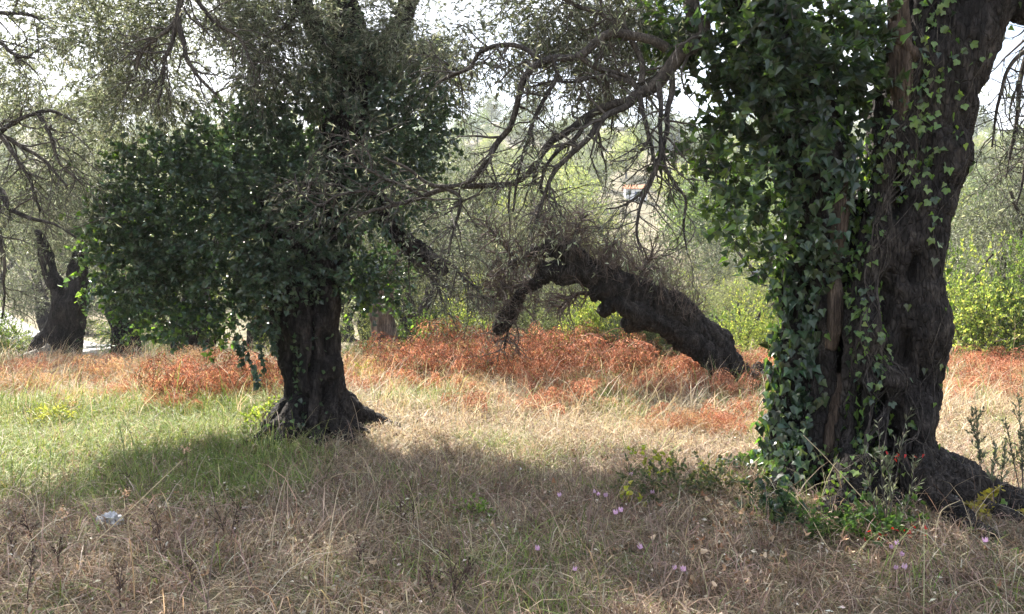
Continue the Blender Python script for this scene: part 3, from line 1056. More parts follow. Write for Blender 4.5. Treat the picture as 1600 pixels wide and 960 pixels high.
# ================================================================== THE IVY-HEAPED OLIVE (left)
rng = np.random.default_rng(21)
LO = np.array([*P(500, 690, 7.8)[:2], 0.])
LO[2] = float(H(LO[0], LO[1]))
lt = thing('olive_tree', 'old olive tree with flaring trunk base half buried in a heap of dark ivy', 'tree', LO)
st = [
    PX([(500, 730, 70), (503, 680, 50), (505, 640, 41), (498, 600, 38), (490, 560, 38), (480, 500, 44), (482, 440, 42), (492, 380, 40), (507, 320, 38), (527, 250, 34), (545, 180, 32),
        (556, 110, 29), (545, 40, 24), (528, -20, 20), (510, -90, 14)], 7.8),
    PX([(548, 720, 7.7, 34), (536, 660, 7.7, 20), (522, 610, 7.7, 15), (508, 550, 7.65, 17), (512, 480, 7.65, 18), (522, 400, 7.7, 17), (535, 320, 7.7, 14)]),
    PX([(448, 720, 7.7, 30), (468, 650, 7.7, 17), (462, 600, 7.7, 13), (450, 550, 7.7, 14), (442, 490, 7.75, 17), (432, 420, 7.8, 18), (408, 340, 7.8, 13), (385, 285, 7.8, 9), (370, 240, 7.8, 4)]),
    PX([(490, 700, 7.45, 26), (487, 640, 7.5, 15), (480, 580, 7.52, 13), (470, 510, 7.5, 15), (470, 450, 7.55, 14)]),
    PX([(556, 120, 7.8, 20), (520, 70, 7.6, 17), (490, 30, 7.5, 14), (465, -20, 7.4, 11), (430, -90, 7.3, 8)]),
    PX([(552, 140, 7.9, 18), (590, 90, 8.0, 15), (625, 40, 8.1, 12), (650, -30, 8.2, 9), (680, -110, 8.2, 6)]),
    PX([(555, 270, 7.8, 15), (585, 310, 7.7, 13), (610, 350, 7.6, 11), (640, 380, 7.5, 9), (668, 398, 7.4, 6), (692, 425, 7.3, 4)]),
]
x_, y_ = LO[0], LO[1]
for dx, dy, r0 in ((-.62, -.25, .13), (.5, -.28, .14), (-.25, -.75, .12), (.15, -.7, .12), (.75, .2, .12), (-.8, .3, .12), (-.5, -.6, .10), (.1, .9, .13), (.42, -.55, .10)):
    st.append(root(x_ + dx * .25, y_ + dy * .25, .38, x_ + dx, y_ + dy, r0, .04))
holes = [(510, 540, 9, 22, .12), (505, 640, 6, 30, .10), (475, 635, 6, 18, .12), (517, 605, 5, 12, .08), (488, 560, 4, 60, .07), (462, 560, 4, 50, .06), (530, 650, 4, 30, .07)]
tm, lv = strands_mesh('trunk', st, .019, amp=.028, freq=10, stretch=.22, seed=8.2, smooth_it=1, amp2=.045, holes=holes, fine=.6)
LPOL = (lambda me: [tuple(p.vertices) for p in me.polygons])(tm)
npl = len(LPOL)
lcen = np.empty(npl * 3, np.float32)
tm.polygons.foreach_get('center', lcen)
lcen = lcen.reshape(-1, 3).astype(float)
lpn = np.empty(npl * 3, np.float32)
tm.polygons.foreach_get('normal', lpn)
lpn = lpn.reshape(-1, 3).astype(float)
lpa = np.empty(npl, np.float32)
tm.polygons.foreach_get('area', lpa)
shift_mesh(tm, LO)
link('trunk', tm, M_BARK, lt)

HL = [PX([(465, -20, 7.4, 11), (400, -70, 7.0, 9), (330, -90, 6.6, 7), (250, -60, 6.3, 5), (180, -10, 6.1, 3)]),
      PX([(430, -90, 7.3, 9), (300, -160, 7.5, 8), (180, -160, 7.6, 6), (80, -110, 7.6, 3)]),
      PX([(528, -20, 7.8, 14), (560, -120, 7.4, 11), (640, -180, 6.9, 7), (720, -160, 6.5, 4)]),
      PX([(650, -30, 8.2, 9), (740, -60, 8.3, 7), (820, -50, 8.4, 4)]),
      PX([(510, -90, 7.8, 14), (480, -200, 8.4, 9), (420, -280, 9.0, 5)]),
      np.array([[*P(528, -60, 7.8), .12], [-1.5, 8.8, 5.8, .09], [-1.4, 10.0, 6.3, .06], [-1.6, 11.2, 6.6, .02]]), np.array([[-1.5, 8.8, 5.8, .08], [-.6, 9.6, 6.3, .05], [.4, 10.2, 6.6, .02]]),
      PX([(430, -90, 7.3, 9), (420, -200, 6.6, 7), (430, -260, 5.8, 4)]),
      # the dark fan hanging down in front of the sky
      PX([(290, -80, 6.5, 6), (282, -10, 6.3, 5), (276, 30, 6.2, 4.4), (284, 70, 6.2, 4), (300, 110, 6.2, 3), (336, 146, 6.2, 2)]),
      PX([(280, 20, 6.25, 4), (258, 50, 6.2, 3.4), (230, 75, 6.2, 2.8), (215, 105, 6.2, 2.2), (205, 130, 6.2, 1.4)]),
      PX([(276, 35, 6.2, 4), (262, 80, 6.2, 3), (256, 120, 6.2, 2.4), (250, 160, 6.2, 1.5)]),
      PX([(300, -20, 6.5, 4), (330, 30, 6.5, 3), (372, 60, 6.5, 2.4), (400, 110, 6.5, 1.6)]),
      PX([(500, 45, 7.5, 6), (470, 20, 7.3, 4), (440, 50, 7.2, 3), (410, 80, 7.1, 2), (395, 120, 7.0, 1.5)]),
      PX([(585, 95, 7.9, 7), (640, 75, 7.8, 5), (690, 95, 7.7, 4), (722, 108, 7.6, 3.4), (752, 100, 7.5, 2.6), (790, 110, 7.4, 1.6)]),
      PX([(620, 360, 7.6, 5), (640, 400, 7.5, 4), (672, 425, 7.4, 3), (690, 470, 7.3, 2)]),
      PX([(655, 392, 7.45, 4), (690, 405, 7.3, 3.4), (730, 440, 7.2, 2.4), (762, 470, 7.1, 1.4)])]
PP, RR = limb_set(lt, LO, HL, 30, M_BARK2, .03)
tw, lf, _, _ = grow_crown(PP[8:], RR[8:], 16, rng, (.25, .65), (.12, .32), 6, (.05, .010), 4, (.10, .08, .05), .25, (.8, .8), OLIVE, .45)
tw.build('twig_growth', M_TWIG, lt, LO, False, 'stuff')
lf.build('thin_foliage', M_OLIVE, lt, LO, False, 'stuff')
E = [EL(180, 60, 7.0, 110, 70, .7), EL(330, 20, 7.2, 130, 70, .8), EL(430, 70, 7.4, 110, 80, .7), EL(570, 40, 8.6, 110, 60, .5), EL(670, 40, 7.6, 110, 80, .7),
     EL(520, 195, 6.9, 55, 35, .12), EL(250, 120, 7.6, 100, 60, .5), EL(660, 130, 8.6, 70, 60, .4), EL(110, 20, 7.2, 90, 60, .6), EL(90, 130, 8.0, 110, 50, .5), EL(200, 180, 8.6, 70, 40, .4)]
tw, lf = spray_mass(E, 5400, rng, (.2, .45), 13, (.060, .0130), OLIVE, .12, gap=.03, fr=2.4)
tw.build('twig_growth', M_TWIG, lt, LO, False, 'stuff')
lf.build('crown', M_OLIVE, lt, LO, False, 'stuff')
E = [(np.array([-3.4, 7.0, 5.1]), np.array([1.2, 1.2, .8])), (np.array([-1.6, 7.6, 5.6]), np.array([1.5, 1.4, 1.0])),
     (np.array([-.3, 6.9, 5.1]), np.array([1.2, 1.0, .7])), (np.array([-2.4, 5.9, 5.3]), np.array([1.3, .9, .7])), (np.array([-2.2, 9.0, 5.8]), np.array([1.5, 1.2, .9])),
     (np.array([-.6, 5.0, 5.4]), np.array([1.0, .8, .6])),
     (np.array([-1.6, 10.2, 6.4]), np.array([1.4, 1.2, .7])), (np.array([-3.0, 9.8, 6.3]), np.array([1.3, 1.1, .7])), (np.array([-.2, 10.4, 6.5]), np.array([1.3, 1.2, .7])), (np.array([1.3, 9.8, 6.5]), np.array([1.1, .9, .6])),  # unseen lobes added above the frame to shade the foreground
     (np.array([-2.4, 11.4, 6.4]), np.array([1.4, 1.0, .6])), (np.array([-1.0, 11.6, 6.5]), np.array([1.3, .9, .6]))]
tw, lf = spray_mass(E, 3000, rng, (.2, .5), 11, (.08, .020), OLIVE, .10, gap=.06, fr=1.7)
tw.build('twig_growth', M_TWIG, lt, LO, False, 'stuff')
lf.build('crown', M_OLIVE, lt, LO, False, 'stuff')

# ---- the heap of ivy on it
iv2 = thing('ivy_vine', 'great bushy heap of small-leaved ivy swallowing the middle of the olive with the flaring base', 'ivy', (LO[0] - .3, LO[1] - .25, float(H(LO[0] - .3, LO[1] - .25))))
O2 = np.array(iv2.location)
E = [EL(310, 330, 7.7, 135, 115, .85), EL(230, 400, 7.7, 80, 85, .7), EL(400, 250, 7.7, 110, 90, .8), EL(440, 350, 7.35, 100, 110, .55), EL(300, 455, 7.7, 110, 58, .6),
     EL(430, 450, 7.5, 60, 60, .4), EL(610, 230, 7.9, 75, 100, .6), EL(580, 360, 7.9, 55, 90, .5), EL(600, 440, 8.0, 38, 40, .35), EL(470, 190, 7.8, 80, 60, .6), EL(545, 140, 7.6, 50, 70, .45),
     EL(645, 190, 7.5, 55, 70, .4), EL(610, 300, 7.4, 55, 80, .35), EL(575, 410, 7.6, 45, 60, .3)]
tw, l1 = spray_mass(E, 3900, rng, (.12, .34), 11, (.052, .043), IVY, .04, 'ivy', -.30, .35, 1.9, .25, .003, up=.8, fwd=.9)
E = [EL(190, 330, 7.7, 40, 50, .5), EL(165, 400, 7.7, 25, 60, .4), EL(240, 260, 7.7, 50, 30, .4), EL(260, 500, 7.6, 80, 22, .5), EL(330, 510, 7.5, 60, 22, .4), EL(570, 460, 7.9, 60, 25, .3)]
tw2, l2 = spray_mass(E, 260, rng, (.12, .34), 9, (.056, .046), IVY + IVYL, .06, 'ivy', -.3, .5, 1.9, .1, .003, up=.4, fwd=1.0)
# hanging tongue of ivy
hp = [spline(PX(l)[:, :3], 12) for l in ([(372, 510, 7.3, 1), (385, 550, 7.3, 1), (398, 580, 7.3, 1), (402, 606, 7.3, 1)], [(390, 500, 7.3, 1), (405, 540, 7.3, 1), (412, 570, 7.3, 1), (408, 588, 7.3, 1)],
                                         [(365, 520, 7.35, 1), (372, 545, 7.35, 1), (380, 560, 7.35, 1), (376, 570, 7.35, 1)], [(415, 500, 7.3, 1), (425, 530, 7.3, 1), (430, 552, 7.3, 1), (428, 560, 7.3, 1)])]
tw3, l3 = MB(), MB()
hp = np.array(hp)
tubes(tw3, hp, np.full(hp.shape[:2], .003), 3)
leafy(l3, hp, 42, .056, .05, IVY, .5, shape='ivy', rng=rng, fwd=1.2, up=0, spread=1)
for a in (tw, tw2, tw3):
    a.build('stem_growth', M_TWIG, iv2, O2, False, 'stuff')
for a, m_ in ((l1, M_IVY2), (l2, M_IVY), (l3, M_IVY2)):
    a.build('leaf_mass', m_, iv2, O2, False, 'stuff')
# leaves creeping over the bark
qx, qy = proj(lcen)
dens = np.where(qy < 470, .55, .04)
dens = np.maximum(dens, .8 * np.exp(-((qx - np.interp(qy, [460, 560, 660], [466, 470, 468])) / 8) ** 2) * (qy < 670))
wg = lpa * dens * (qx > 380) * (qx < 640) * (qy > -40)
sel = rng.choice(npl, 1500, p=wg / wg.sum())
lm = MB()
leaves(lm, lcen[sel] + lpn[sel] * rng.uniform(.01, .05, (1500, 1)), np.array([0, 0, -1.]) + rng.normal(0, .5, (1500, 3)), lpn[sel] + rng.normal(0, .4, (1500, 3)),
       rng.uniform(.035, .06, 1500), rng.uniform(.03, .05, 1500), pick(IVY, 1500, .25, rng), 'ivy')
lm.build('leaf_mass', M_IVY, iv2, O2, False, 'stuff')

# ================================================================== an olive whose trunk stands out of the frame on the left
rng = np.random.default_rng(31)
OL = np.array([-5.9, 6.6, 0.])
OL[2] = float(H(OL[0], OL[1]))
ot = thing('olive_tree', 'olive tree whose drooping grey branches hang above the green grass, away from the ivy', 'tree', OL)
me, _ = strands_mesh('trunk', [np.array([[-5.9, 6.6, -.2, .36], [-5.85, 6.6, .8, .26], [-5.95, 6.5, 1.8, .24], [-5.7, 6.4, 2.8, .2], [-5.2, 6.3, 3.6, .14]]),
                               np.array([[-6.2, 6.8, -.2, .2], [-6.1, 6.8, .8, .16], [-6.3, 6.9, 2.0, .16], [-6.8, 7.0, 3.2, .12]])], .025, .02, 14, .16, 5.5)
shift_mesh(me, OL)
link('trunk', me, M_BARK, ot)
HL = [np.array([[-5.2, 6.3, 3.6, .12], [-4.6, 6.4, 4.2, .09], [-4.0, 6.5, 4.5, .06], [-3.5, 6.6, 4.3, .03]]),
      np.array([[-5.3, 6.35, 3.3, .09], *PX([(-40, 210, 6.5, 6), (10, 196, 6.5, 4), (45, 180, 6.5, 3.4), (85, 176, 6.5, 2.6), (120, 190, 6.5, 1.4)])]),
      np.array([[-5.5, 6.35, 3.0, .06], *PX([(-60, 180, 6.5, 6), (-10, 205, 6.4, 4), (30, 225, 6.4, 3.4), (70, 250, 6.4, 2.6), (105, 290, 6.4, 2)])]),
      np.array([[-5.8, 6.45, 2.7, .06], *PX([(-20, 290, 6.4, 5), (5, 320, 6.3, 4), (40, 340, 6.3, 3.2), (80, 350, 6.3, 2.4), (120, 372, 6.3, 1.5)])]),
      PX([(60, 178, 6.5, 4), (80, 215, 6.4, 3), (95, 255, 6.4, 2.4), (130, 290, 6.4, 1.6)]),
      PX([(-10, 200, 6.4, 4), (20, 240, 6.3, 3), (45, 280, 6.3, 2.4), (60, 330, 6.3, 1.6)]),
      np.array([[-5.85, 6.5, 2.4, .06], *PX([(-40, 330, 6.4, 5), (0, 380, 6.3, 3), (8, 440, 6.3, 2), (2, 500, 6.3, 1.2)])]),
      np.array([[-5.1, 6.3, 3.7, .05], *PX([(-30, 20, 6.4, 4), (30, 22, 6.3, 3), (70, 28, 6.3, 1.6)])]),
      np.array([[-5.25, 6.32, 3.5, .05], *PX([(-30, 60, 6.4, 4), (20, 85, 6.3, 3), (55, 92, 6.3, 1.6)])])]
PP, RR = limb_set(ot, OL, HL, 26, M_BARK2, .02)
tw, lf, _, _ = grow_crown(PP[1:], RR[1:], 15, rng, (.25, .65), (.12, .32), 6, (.05, .010), 4, (.12, .10, .05), .2, (.8, .8), OLIVE, .4)
tw.build('twig_growth', M_TWIG, ot, OL, False, 'stuff')
lf.build('thin_foliage', M_OLIVE, ot, OL, False, 'stuff')
E = [EL(30, 60, 6.8, 110, 90, .7), EL(40, 180, 7.0, 90, 60, .6), EL(110, 260, 7.4, 70, 60, .5), EL(30, 330, 7.0, 60, 60, .5), (np.array([-5.2, 6.6, 4.9]), np.array([1.2, 1.2, .8])), (np.array([-6.6, 7.0, 4.6]), np.array([1.2, 1.4, 1.0]))]
tw, lf = spray_mass(E, 2900, rng, (.2, .45), 13, (.060, .0135), OLIVE, .12, gap=-.03, fr=2.0)
tw.build('twig_growth', M_TWIG, ot, OL, False, 'stuff')
lf.build('crown', M_OLIVE, ot, OL, False, 'stuff')

# ================================================================== the leaning, nearly fallen olive
rng = np.random.default_rng(41)
FO = np.array([*P(1148, 612, 11.2)[:2], 0.])
FO[2] = float(H(FO[0], FO[1]))
ft = thing('leaning_olive', 'nearly fallen olive arching over the bracken, bristling with dead twigs', 'tree', FO)
st = [
    PX([(1150, 640, 24), (1146, 600, 21), (1141, 575, 22), (1124, 550, 23), (1096, 524, 26), (1059, 499, 29), (1021, 478, 30), (982, 456, 25), (945, 440, 20), (920, 422, 16), (901, 400, 12), (882, 389, 9), (858, 387, 6), (834, 394, 4)], 11.2),
    PX([(1190, 620, 11.2, 14), (1172, 590, 11.2, 13), (1150, 572, 11.2, 13), (1128, 545, 11.1, 13), (1100, 512, 11.1, 12), (1062, 486, 11.1, 13), (1022, 462, 11.1, 13), (985, 442, 11.1, 10)]),
    PX([(1135, 635, 11.0, 12), (1132, 600, 11.0, 10), (1118, 565, 11.0, 11), (1085, 535, 11.0, 14), (1045, 512, 11.0, 15), (1000, 490, 11.0, 17), (978, 480, 11.0, 12), (960, 470, 11.0, 8)]),
    PX([(1060, 506, 11.1, 12), (1020, 502, 11.1, 15), (992, 504, 11.1, 11), (978, 510, 11.1, 6)]),
    PX([(955, 450, 11.1, 13), (935, 458, 11.1, 9), (926, 466, 11.1, 5)]),
    PX([(962, 470, 11.1, 12), (948, 482, 11.1, 8), (940, 484, 11.1, 5)]),
    PX([(1160, 600, 11.3, 14), (1176, 585, 11.3, 11), (1184, 568, 11.3, 6)]),
    PX([(1175, 600, 11.1, 12), (1192, 596, 11.1, 8), (1200, 580, 11.1, 4)]),
    PX([(925, 426, 11.2, 12), (900, 428, 11.2, 9), (880, 428, 11.2, 8), (864, 424, 11.2, 7), (842, 436, 11.2, 6), (818, 458, 11.2, 5), (797, 486, 11.2, 4), (776, 515, 11.2, 2.5)]),
]
st.append(root(FO[0], FO[1], .3, FO[0] + .5, FO[1] - .3, .14, .05))
st.append(root(FO[0], FO[1], .3, FO[0] + .6, FO[1] + .4, .14, .05))
me, fv = strands_mesh('trunk', st, .022, amp=.045, freq=9, stretch=.8, seed=12.1, smooth_it=0, amp2=.10, fine=.5)
shift_mesh(me, FO)
link('trunk', me, M_BARK, ft)
HL = [PX(l, 11.2) for l in (
    [(882, 389, 8), (856, 388, 6), (832, 396, 5), (808, 406, 4), (786, 420, 3), (765, 440, 2)],
    [(864, 424, 6), (845, 410, 4), (822, 408, 3), (800, 420, 2.4), (780, 445, 1.6)],
    [(842, 436, 5), (812, 446, 3.5), (786, 452, 2.6), (765, 470, 1.8)],
    [(818, 458, 4.5), (808, 490, 3), (795, 515, 2.2), (788, 545, 1.6)],
    [(875, 388, 5), (862, 365, 3.5), (850, 345, 2.6), (842, 325, 1.6)],
    [(900, 400, 5), (896, 375, 3.5), (905, 350, 2.4), (918, 335, 1.5)],
    [(790, 385, 3), (800, 402, 3), (785, 380, 2.6), (768, 360, 2), (760, 345, 1.4)],
    [(925, 460, 4), (900, 462, 3), (880, 478, 2.2), (872, 492, 1.4)],
    [(950, 430, 5), (942, 408, 3.5), (950, 390, 2.5), (962, 378, 1.6)],
    [(1000, 450, 5), (1002, 425, 3.5), (1016, 405, 2.4), (1022, 390, 1.6)])]
PP, RR = limb_set(ft, FO, HL, 20, M_BARK2, .03)
tw, lf, _, _ = grow_crown(PP, RR, 28, rng, (.25, .75), (.12, .35), 8, (.05, .01), 0, (.02, .02, .05), .1, (1.0, .9), twr=1.25)
tw.build('dead_twig_growth', M_DEADTWIG, ft, FO, False, 'stuff')
# bristling shoots along the top of the trunk
top = spline(PX([(1085, 505, 5), (1040, 475, 5), (1000, 452, 5), (960, 432, 5), (925, 408, 5), (900, 388, 5), (870, 378, 5)], 11.15), 40)
M_ = 250
t = rng.integers(0, 40, M_)
s = top[t, :3] + rng.normal(0, .09, (M_, 3)) * np.array([1, 1.6, .5])
d = unit(np.array([-.15, 0, 1.0]) + rng.normal(0, .42, (M_, 3)))
p1 = paths(s, d, rng.uniform(.2, .62, M_), 6, .0, .16, rng)
tw = MB()
tubes(tw, p1, taper(M_, 6, .006, .002), 3)
s, d, r = spawn(p1, taper(M_, 6, .005, .002), 5, .2, 1, .6, rng)
p2 = paths(s, d, rng.uniform(.1, .3, len(s)), 4, 0, .2, rng)
tubes(tw, p2, taper(len(s), 4, .0032, .0015), 3)
tw.build('dead_shoot_growth', M_DEADTWIG, ft, FO, False, 'stuff')
# grey leafy shoots left of it
E = [EL(800, 420, 11.6, 60, 70, .6), EL(760, 470, 11.8, 55, 80, .6), EL(860, 340, 11.8, 60, 40, .5), EL(1000, 400, 11.8, 90, 30, .4), EL(1070, 440, 11.6, 40, 35, .3)]
tw, lf = spray_mass(E, 900, rng, (.25, .55), 9, (.05, .010), OLIVE, .02, gap=-.1, fr=1.5, twr=.004)
tw.build('dead_twig_growth', M_DEADTWIG, ft, FO, False, 'stuff')
lf.build('thin_foliage', M_OLIVE, ft, FO, False, 'stuff')


# ================================================================== middle distance trunks with their own crowns
def mid_tree(label, base_px, Y, strands, E, seed, nspray, name='olive_tree', mat=None, leafcols=OLIVE, vox=.035, w=None):
    rng = np.random.default_rng(seed)
    x = P(base_px, 575, Y)[0]
    O = np.array([x, Y, float(H(x, Y))])
    t_ = thing(name, label, 'tree', O)
    sts = [PX(s, Y) for s in strands]
    for s in sts:                        # let the lowest point reach into the ground
        s[0, 2] = min(s[0, 2], O[2] - .1)
    me, _ = strands_mesh('trunk', sts, vox, .025, 11, .18, seed * 1.3, 1, .05)
    shift_mesh(me, O)
    link('trunk', me, mat or M_BARK, t_)
    if nspray:
        tw, lf = spray_mass(E, nspray, rng, (.3, .7), 14, (.075, .017), leafcols, .12, gap=-.06, fr=1.1, twr=.004, w=w)
        tw.build('twig_growth', M_TWIG, t_, O, False, 'stuff')
        lf.build('crown', M_OLIVE, t_, O, False, 'stuff')
    return t_


mid_tree('leaning old olive with a forked trunk standing beside the lane', 70, 15.2,
         [[(56, 590, 26), (66, 560, 21), (84, 525, 18), (98, 495, 17), (104, 478, 18), (94, 455, 13), (80, 430, 11), (72, 400, 9), (60, 360, 6)],
          [(76, 590, 20), (90, 550, 18), (107, 515, 17), (116, 485, 17), (124, 455, 14), (120, 425, 12), (130, 390, 8), (150, 350, 5)],
          [(50, 585, 16), (58, 560, 14), (75, 530, 13)], [(110, 510, 9), (128, 490, 8), (138, 470, 4)]],
         [EL(60, 340, 15.4, 110, 60, 1.1), EL(130, 280, 15.6, 100, 70, 1.1), EL(40, 250, 15.8, 110, 70, 1.2), EL(170, 360, 15.4, 60, 60, .8), EL(80, 190, 15.8, 90, 50, 1.0)], 51, 1700)
mid_tree('slim trunk wrapped in ivy between the forked olive and the squat trunk', 195, 14.8,
         [[(196, 595, 22), (193, 560, 17), (190, 530, 16), (186, 500, 15), (180, 460, 12), (170, 420, 8)], [(205, 590, 12), (208, 550, 9), (206, 515, 9), (214, 480, 7)]],
         [EL(195, 540, 14.7, 22, 45, .22), EL(190, 505, 14.7, 26, 30, .25)], 52, 150, leafcols=IVY + IVYL)
mid_tree('squat thick olive trunk under the overhanging edge of the ivy heap', 293, 14.6,
         [[(292, 595, 34), (290, 570, 29), (294, 540, 26), (300, 510, 26), (310, 470, 20), (330, 420, 14), (350, 360, 9)], [(272, 590, 16), (276, 560, 13), (284, 530, 12)], [(312, 590, 15), (312, 560, 12), (310, 530, 12)],
          [(322, 530, 6), (336, 524, 5), (350, 520, 4)]],
         [EL(300, 330, 15.5, 120, 90, 1.2), EL(380, 260, 15.5, 100, 80, 1.2)], 53, 900)
mid_tree('broken olive trunk with a split bare-wood face beyond the bracken', 604, 14.6,
         [[(602, 600, 22), (600, 570, 19), (598, 540, 17), (598, 510, 15), (596, 480, 14), (604, 440, 11), (618, 400, 8), (625, 350, 5)], [(618, 595, 14), (614, 560, 10), (608, 520, 9), (606, 490, 8)], [(588, 590, 10), (590, 550, 8), (588, 510, 7)]],
         [EL(640, 380, 15.5, 80, 70, 1.0), EL(590, 330, 15.8, 90, 80, 1.0)], 54, 900, mat=barkmat('split_trunk_bark', (.03, .025, .02), (.12, .10, .085), (.25, .215, .185), 10, .12, .6, .03))


# ================================================================== olives behind: three models, many trees
def olive_model(seed, h=7.0, crown=2.6, cols=OLIVE, name='olive_tree', nsp=1900, leaf=(.095, .026), bark=None, w=None):
    rng = np.random.default_rng(seed)
    t_ = thing(name, '', 'tree', (0, 0, 0))
    a = rng.uniform(0, 6.28)
    lean = np.array([math.cos(a), math.sin(a), 0]) * .5
    fork = np.array([0, 0, h * .28]) + lean * .7
    sts = [np.array([[0, 0, -.3, .42], [*(lean * .15 + [0, 0, .5]), .30], [*(lean * .5 + [0, 0, h * .18]), .27], [*fork, .24]])]
    E, limbs = [], []
    nl = 5
    for k in range(nl):
        b = a + k * 6.28 / nl + rng.normal(0, .3)
        R_ = crown * rng.uniform(.55, .95)
        tip = fork + np.array([math.cos(b) * R_, math.sin(b) * R_, h * rng.uniform(.28, .55)])
        midp = (fork + tip) / 2 + rng.normal(0, .15, 3) + np.array([0, 0, .25])
        limbs.append(np.array([[*fork, .17], [*midp, .09], [*tip, .03]]))
        E.append((tip + [0, 0, .1], np.array([crown * .42, crown * .42, h * .13]) * rng.uniform(.8, 1.2)))
        E.append((tip * np.array([1.12, 1.12, 1]) - [0, 0, h * .15], np.array([crown * .32, crown * .32, h * .14]) * rng.uniform(.8, 1.2)))
        E.append((tip * np.array([1.1, 1.1, 1]) - [0, 0, h * .33], np.array([crown * .22, crown * .22, h * .11]) * rng.uniform(.8, 1.2)))
    E.append((fork + [0, 0, h * .52], np.array([crown * .5, crown * .5, h * .14])))
    me, _ = strands_mesh('trunk', sts + [root(0, 0, .4, math.cos(b) * .7, math.sin(b) * .7, .16, .05) * np.array([1, 1, 1, 1]) for b in (a + 1, a + 3, a + 5)], .05, .03, 9, .2, seed * .7, 1, .06)
    link('trunk', me, bark or M_BARK, t_)
    limb_set(t_, np.zeros(3), limbs, 14, M_BARK2, .1, S=6)
    tw, lf = spray_mass(E, nsp, rng, (.35, .8), 15, leaf, cols, .13, gap=.12, fr=.8, twr=.006, w=w)
    tw.build('twig_growth', M_TWIG, t_, (0, 0, 0), False, 'stuff')
    lf.build('crown', M_OLIVE, t_, (0, 0, 0), False, 'stuff')
    return t_


OLV = [(.115, .135, .085), (.155, .175, .12), (.21, .23, .165), (.30, .32, .25), (.08, .10, .058)]
OLY = [(.20, .22, .09), (.25, .27, .11), (.31, .32, .15), (.15, .18, .07)]
mods = [olive_model(61, 7.0, 2.8, OLV), olive_model(62, 7.6, 2.5, OLV), olive_model(63, 6.6, 3.0, OLY, nsp=2000)]
spots = [(-90, 22, 1.0, 0), (-30, 34, 1.05, 1), (185, 30, 1.0, 0), (250, 21.5, 1.0, 1), (390, 24, 1.05, 0), (480, 20.5, .95, 2), (590, 26, 1.05, 1), (655, 19.5, .9, 0), (735, 22, .92, 1),
         (790, 27, 1.0, 2), (850, 20.5, .72, 0), (850, 33, .9, 1), (970, 25, .62, 0), (1040, 29, .6, 1), (1150, 27, .58, 2), (1220, 33, .95, 0), (1330, 30, 1.0, 1), (1420, 36, 1.0, 0),
         (1500, 21, .82, 0), (1570, 25, .95, 1), (1650, 18.5, .9, 0), (1740, 24, 1.1, 1), (1560, 34, 1.0, 2), (80, 38, 1.1, 1), (320, 40, 1.1, 2), (540, 42, 1.1, 0), (700, 44, 1.1, 2), (860, 46, 1.15, 2),
         (990, 44, .75, 0), (1090, 40, .7, 2), (1190, 46, .9, 1), (1290, 50, 1.1, 0), (1480, 52, 1.1, 1), (-60, 46, 1.2, 0), (200, 54, 1.2, 1), (440, 56, 1.2, 0), (620, 58, 1.2, 1), (780, 60, 1.2, 0)]
own = {(-90, 22): 'silvery olive farthest along the lane, beyond the forked leaning trunk', (-30, 34): 'tall loose-crowned olive right behind the forked leaning trunk', (250, 21.5): 'tall olive behind the ivy-wrapped slim trunk',
       (390, 24): 'silvery olive behind the squat thick trunk', (480, 20.5): 'yellow-green tree directly behind the olive with the flaring base', (655, 19.5): 'silvery olive just behind the broken split trunk',
       (735, 22): 'tall silvery olive behind the dead twig tips of the leaning olive', (790, 27): 'broad yellow-green tree behind the tip of the leaning olive', (850, 20.5): 'small silvery olive behind the crook of the leaning olive',
       (970, 25): 'small silvery olive above the middle of the leaning trunk', (1040, 29): 'small loose olive in the open scrub below the little house', (1150, 27): 'small yellow-green tree in the scrub behind the root end of the leaning olive',
       (1500, 21): 'silvery olive with visible limbs behind the bright yellow-green shrub', (1570, 25): 'tall olive behind the saplings and the bright shrub', (1650, 18.5): 'silvery olive beyond the tallest sapling'}
lbl = ['silvery grey-green olive tree among the grove beyond the bank', 'tall silvery olive with loose crown in the grove beyond the bank', 'broad yellow-green tree in the grove beyond the bank']
used = set()
rng = np.random.default_rng(71)
for px, Y, s, k in spots:
    o = mods[k] if k not in used else copy_tree(mods[k])
    used.add(k)
    x = P(px, 500, Y)[0]
    o.location = (x, Y, float(H(x, Y)))
    o.rotation_euler = (0, 0, rng.uniform(0, 6.28))
    o.scale = (s * rng.uniform(.95, 1.1), s * rng.uniform(.95, 1.1), s * rng.uniform(.93, 1.07))
    tag(o, own.get((px, Y), lbl[k]), 'tree', 'grove trees beyond the bank')


# ================================================================== shrubs
def shrub_model(seed, cols, n=420, leaf=(.055, .03), name='shrub'):
    rng = np.random.default_rng(seed)
    t_ = thing(name, '', 'shrub', (0, 0, 0))
    E = [(np.array([math.cos(b) * .5, math.sin(b) * .5, z]), np.array([.5, .5, .45])) for b, z in ((0, .5), (1.6, .8), (3.1, .55), (4.4, .95), (5.5, .7))]
    E.append((np.array([0, 0, 1.25]), np.array([.5, .5, .4])))
    pst = paths(np.zeros((26, 3)) + rng.normal(0, .12, (26, 3)) * [1, 1, 0] - [0, 0, .08], unit(rng.normal(0, .5, (26, 3)) + [0, 0, 1.0]), rng.uniform(.8, 1.6, 26), 7, .02, .15, rng)
    mb = MB()
    tubes(mb, pst, taper(26, 7, .014, .004), 4)
    mb.build('stem_growth', M_TWIG, t_, (0, 0, 0), False, 'stuff')
    tw, lf = spray_mass(E, n, rng, (.15, .4), 14, leaf, cols, .02, gap=-.04, fr=2.4, twr=.003, upd=.6)
    tw.build('twig_growth', M_TWIG, t_, (0, 0, 0), False, 'stuff')
    lf.build('leaf_mass', M_SHRUB, t_, (0, 0, 0), False, 'stuff')
    return t_


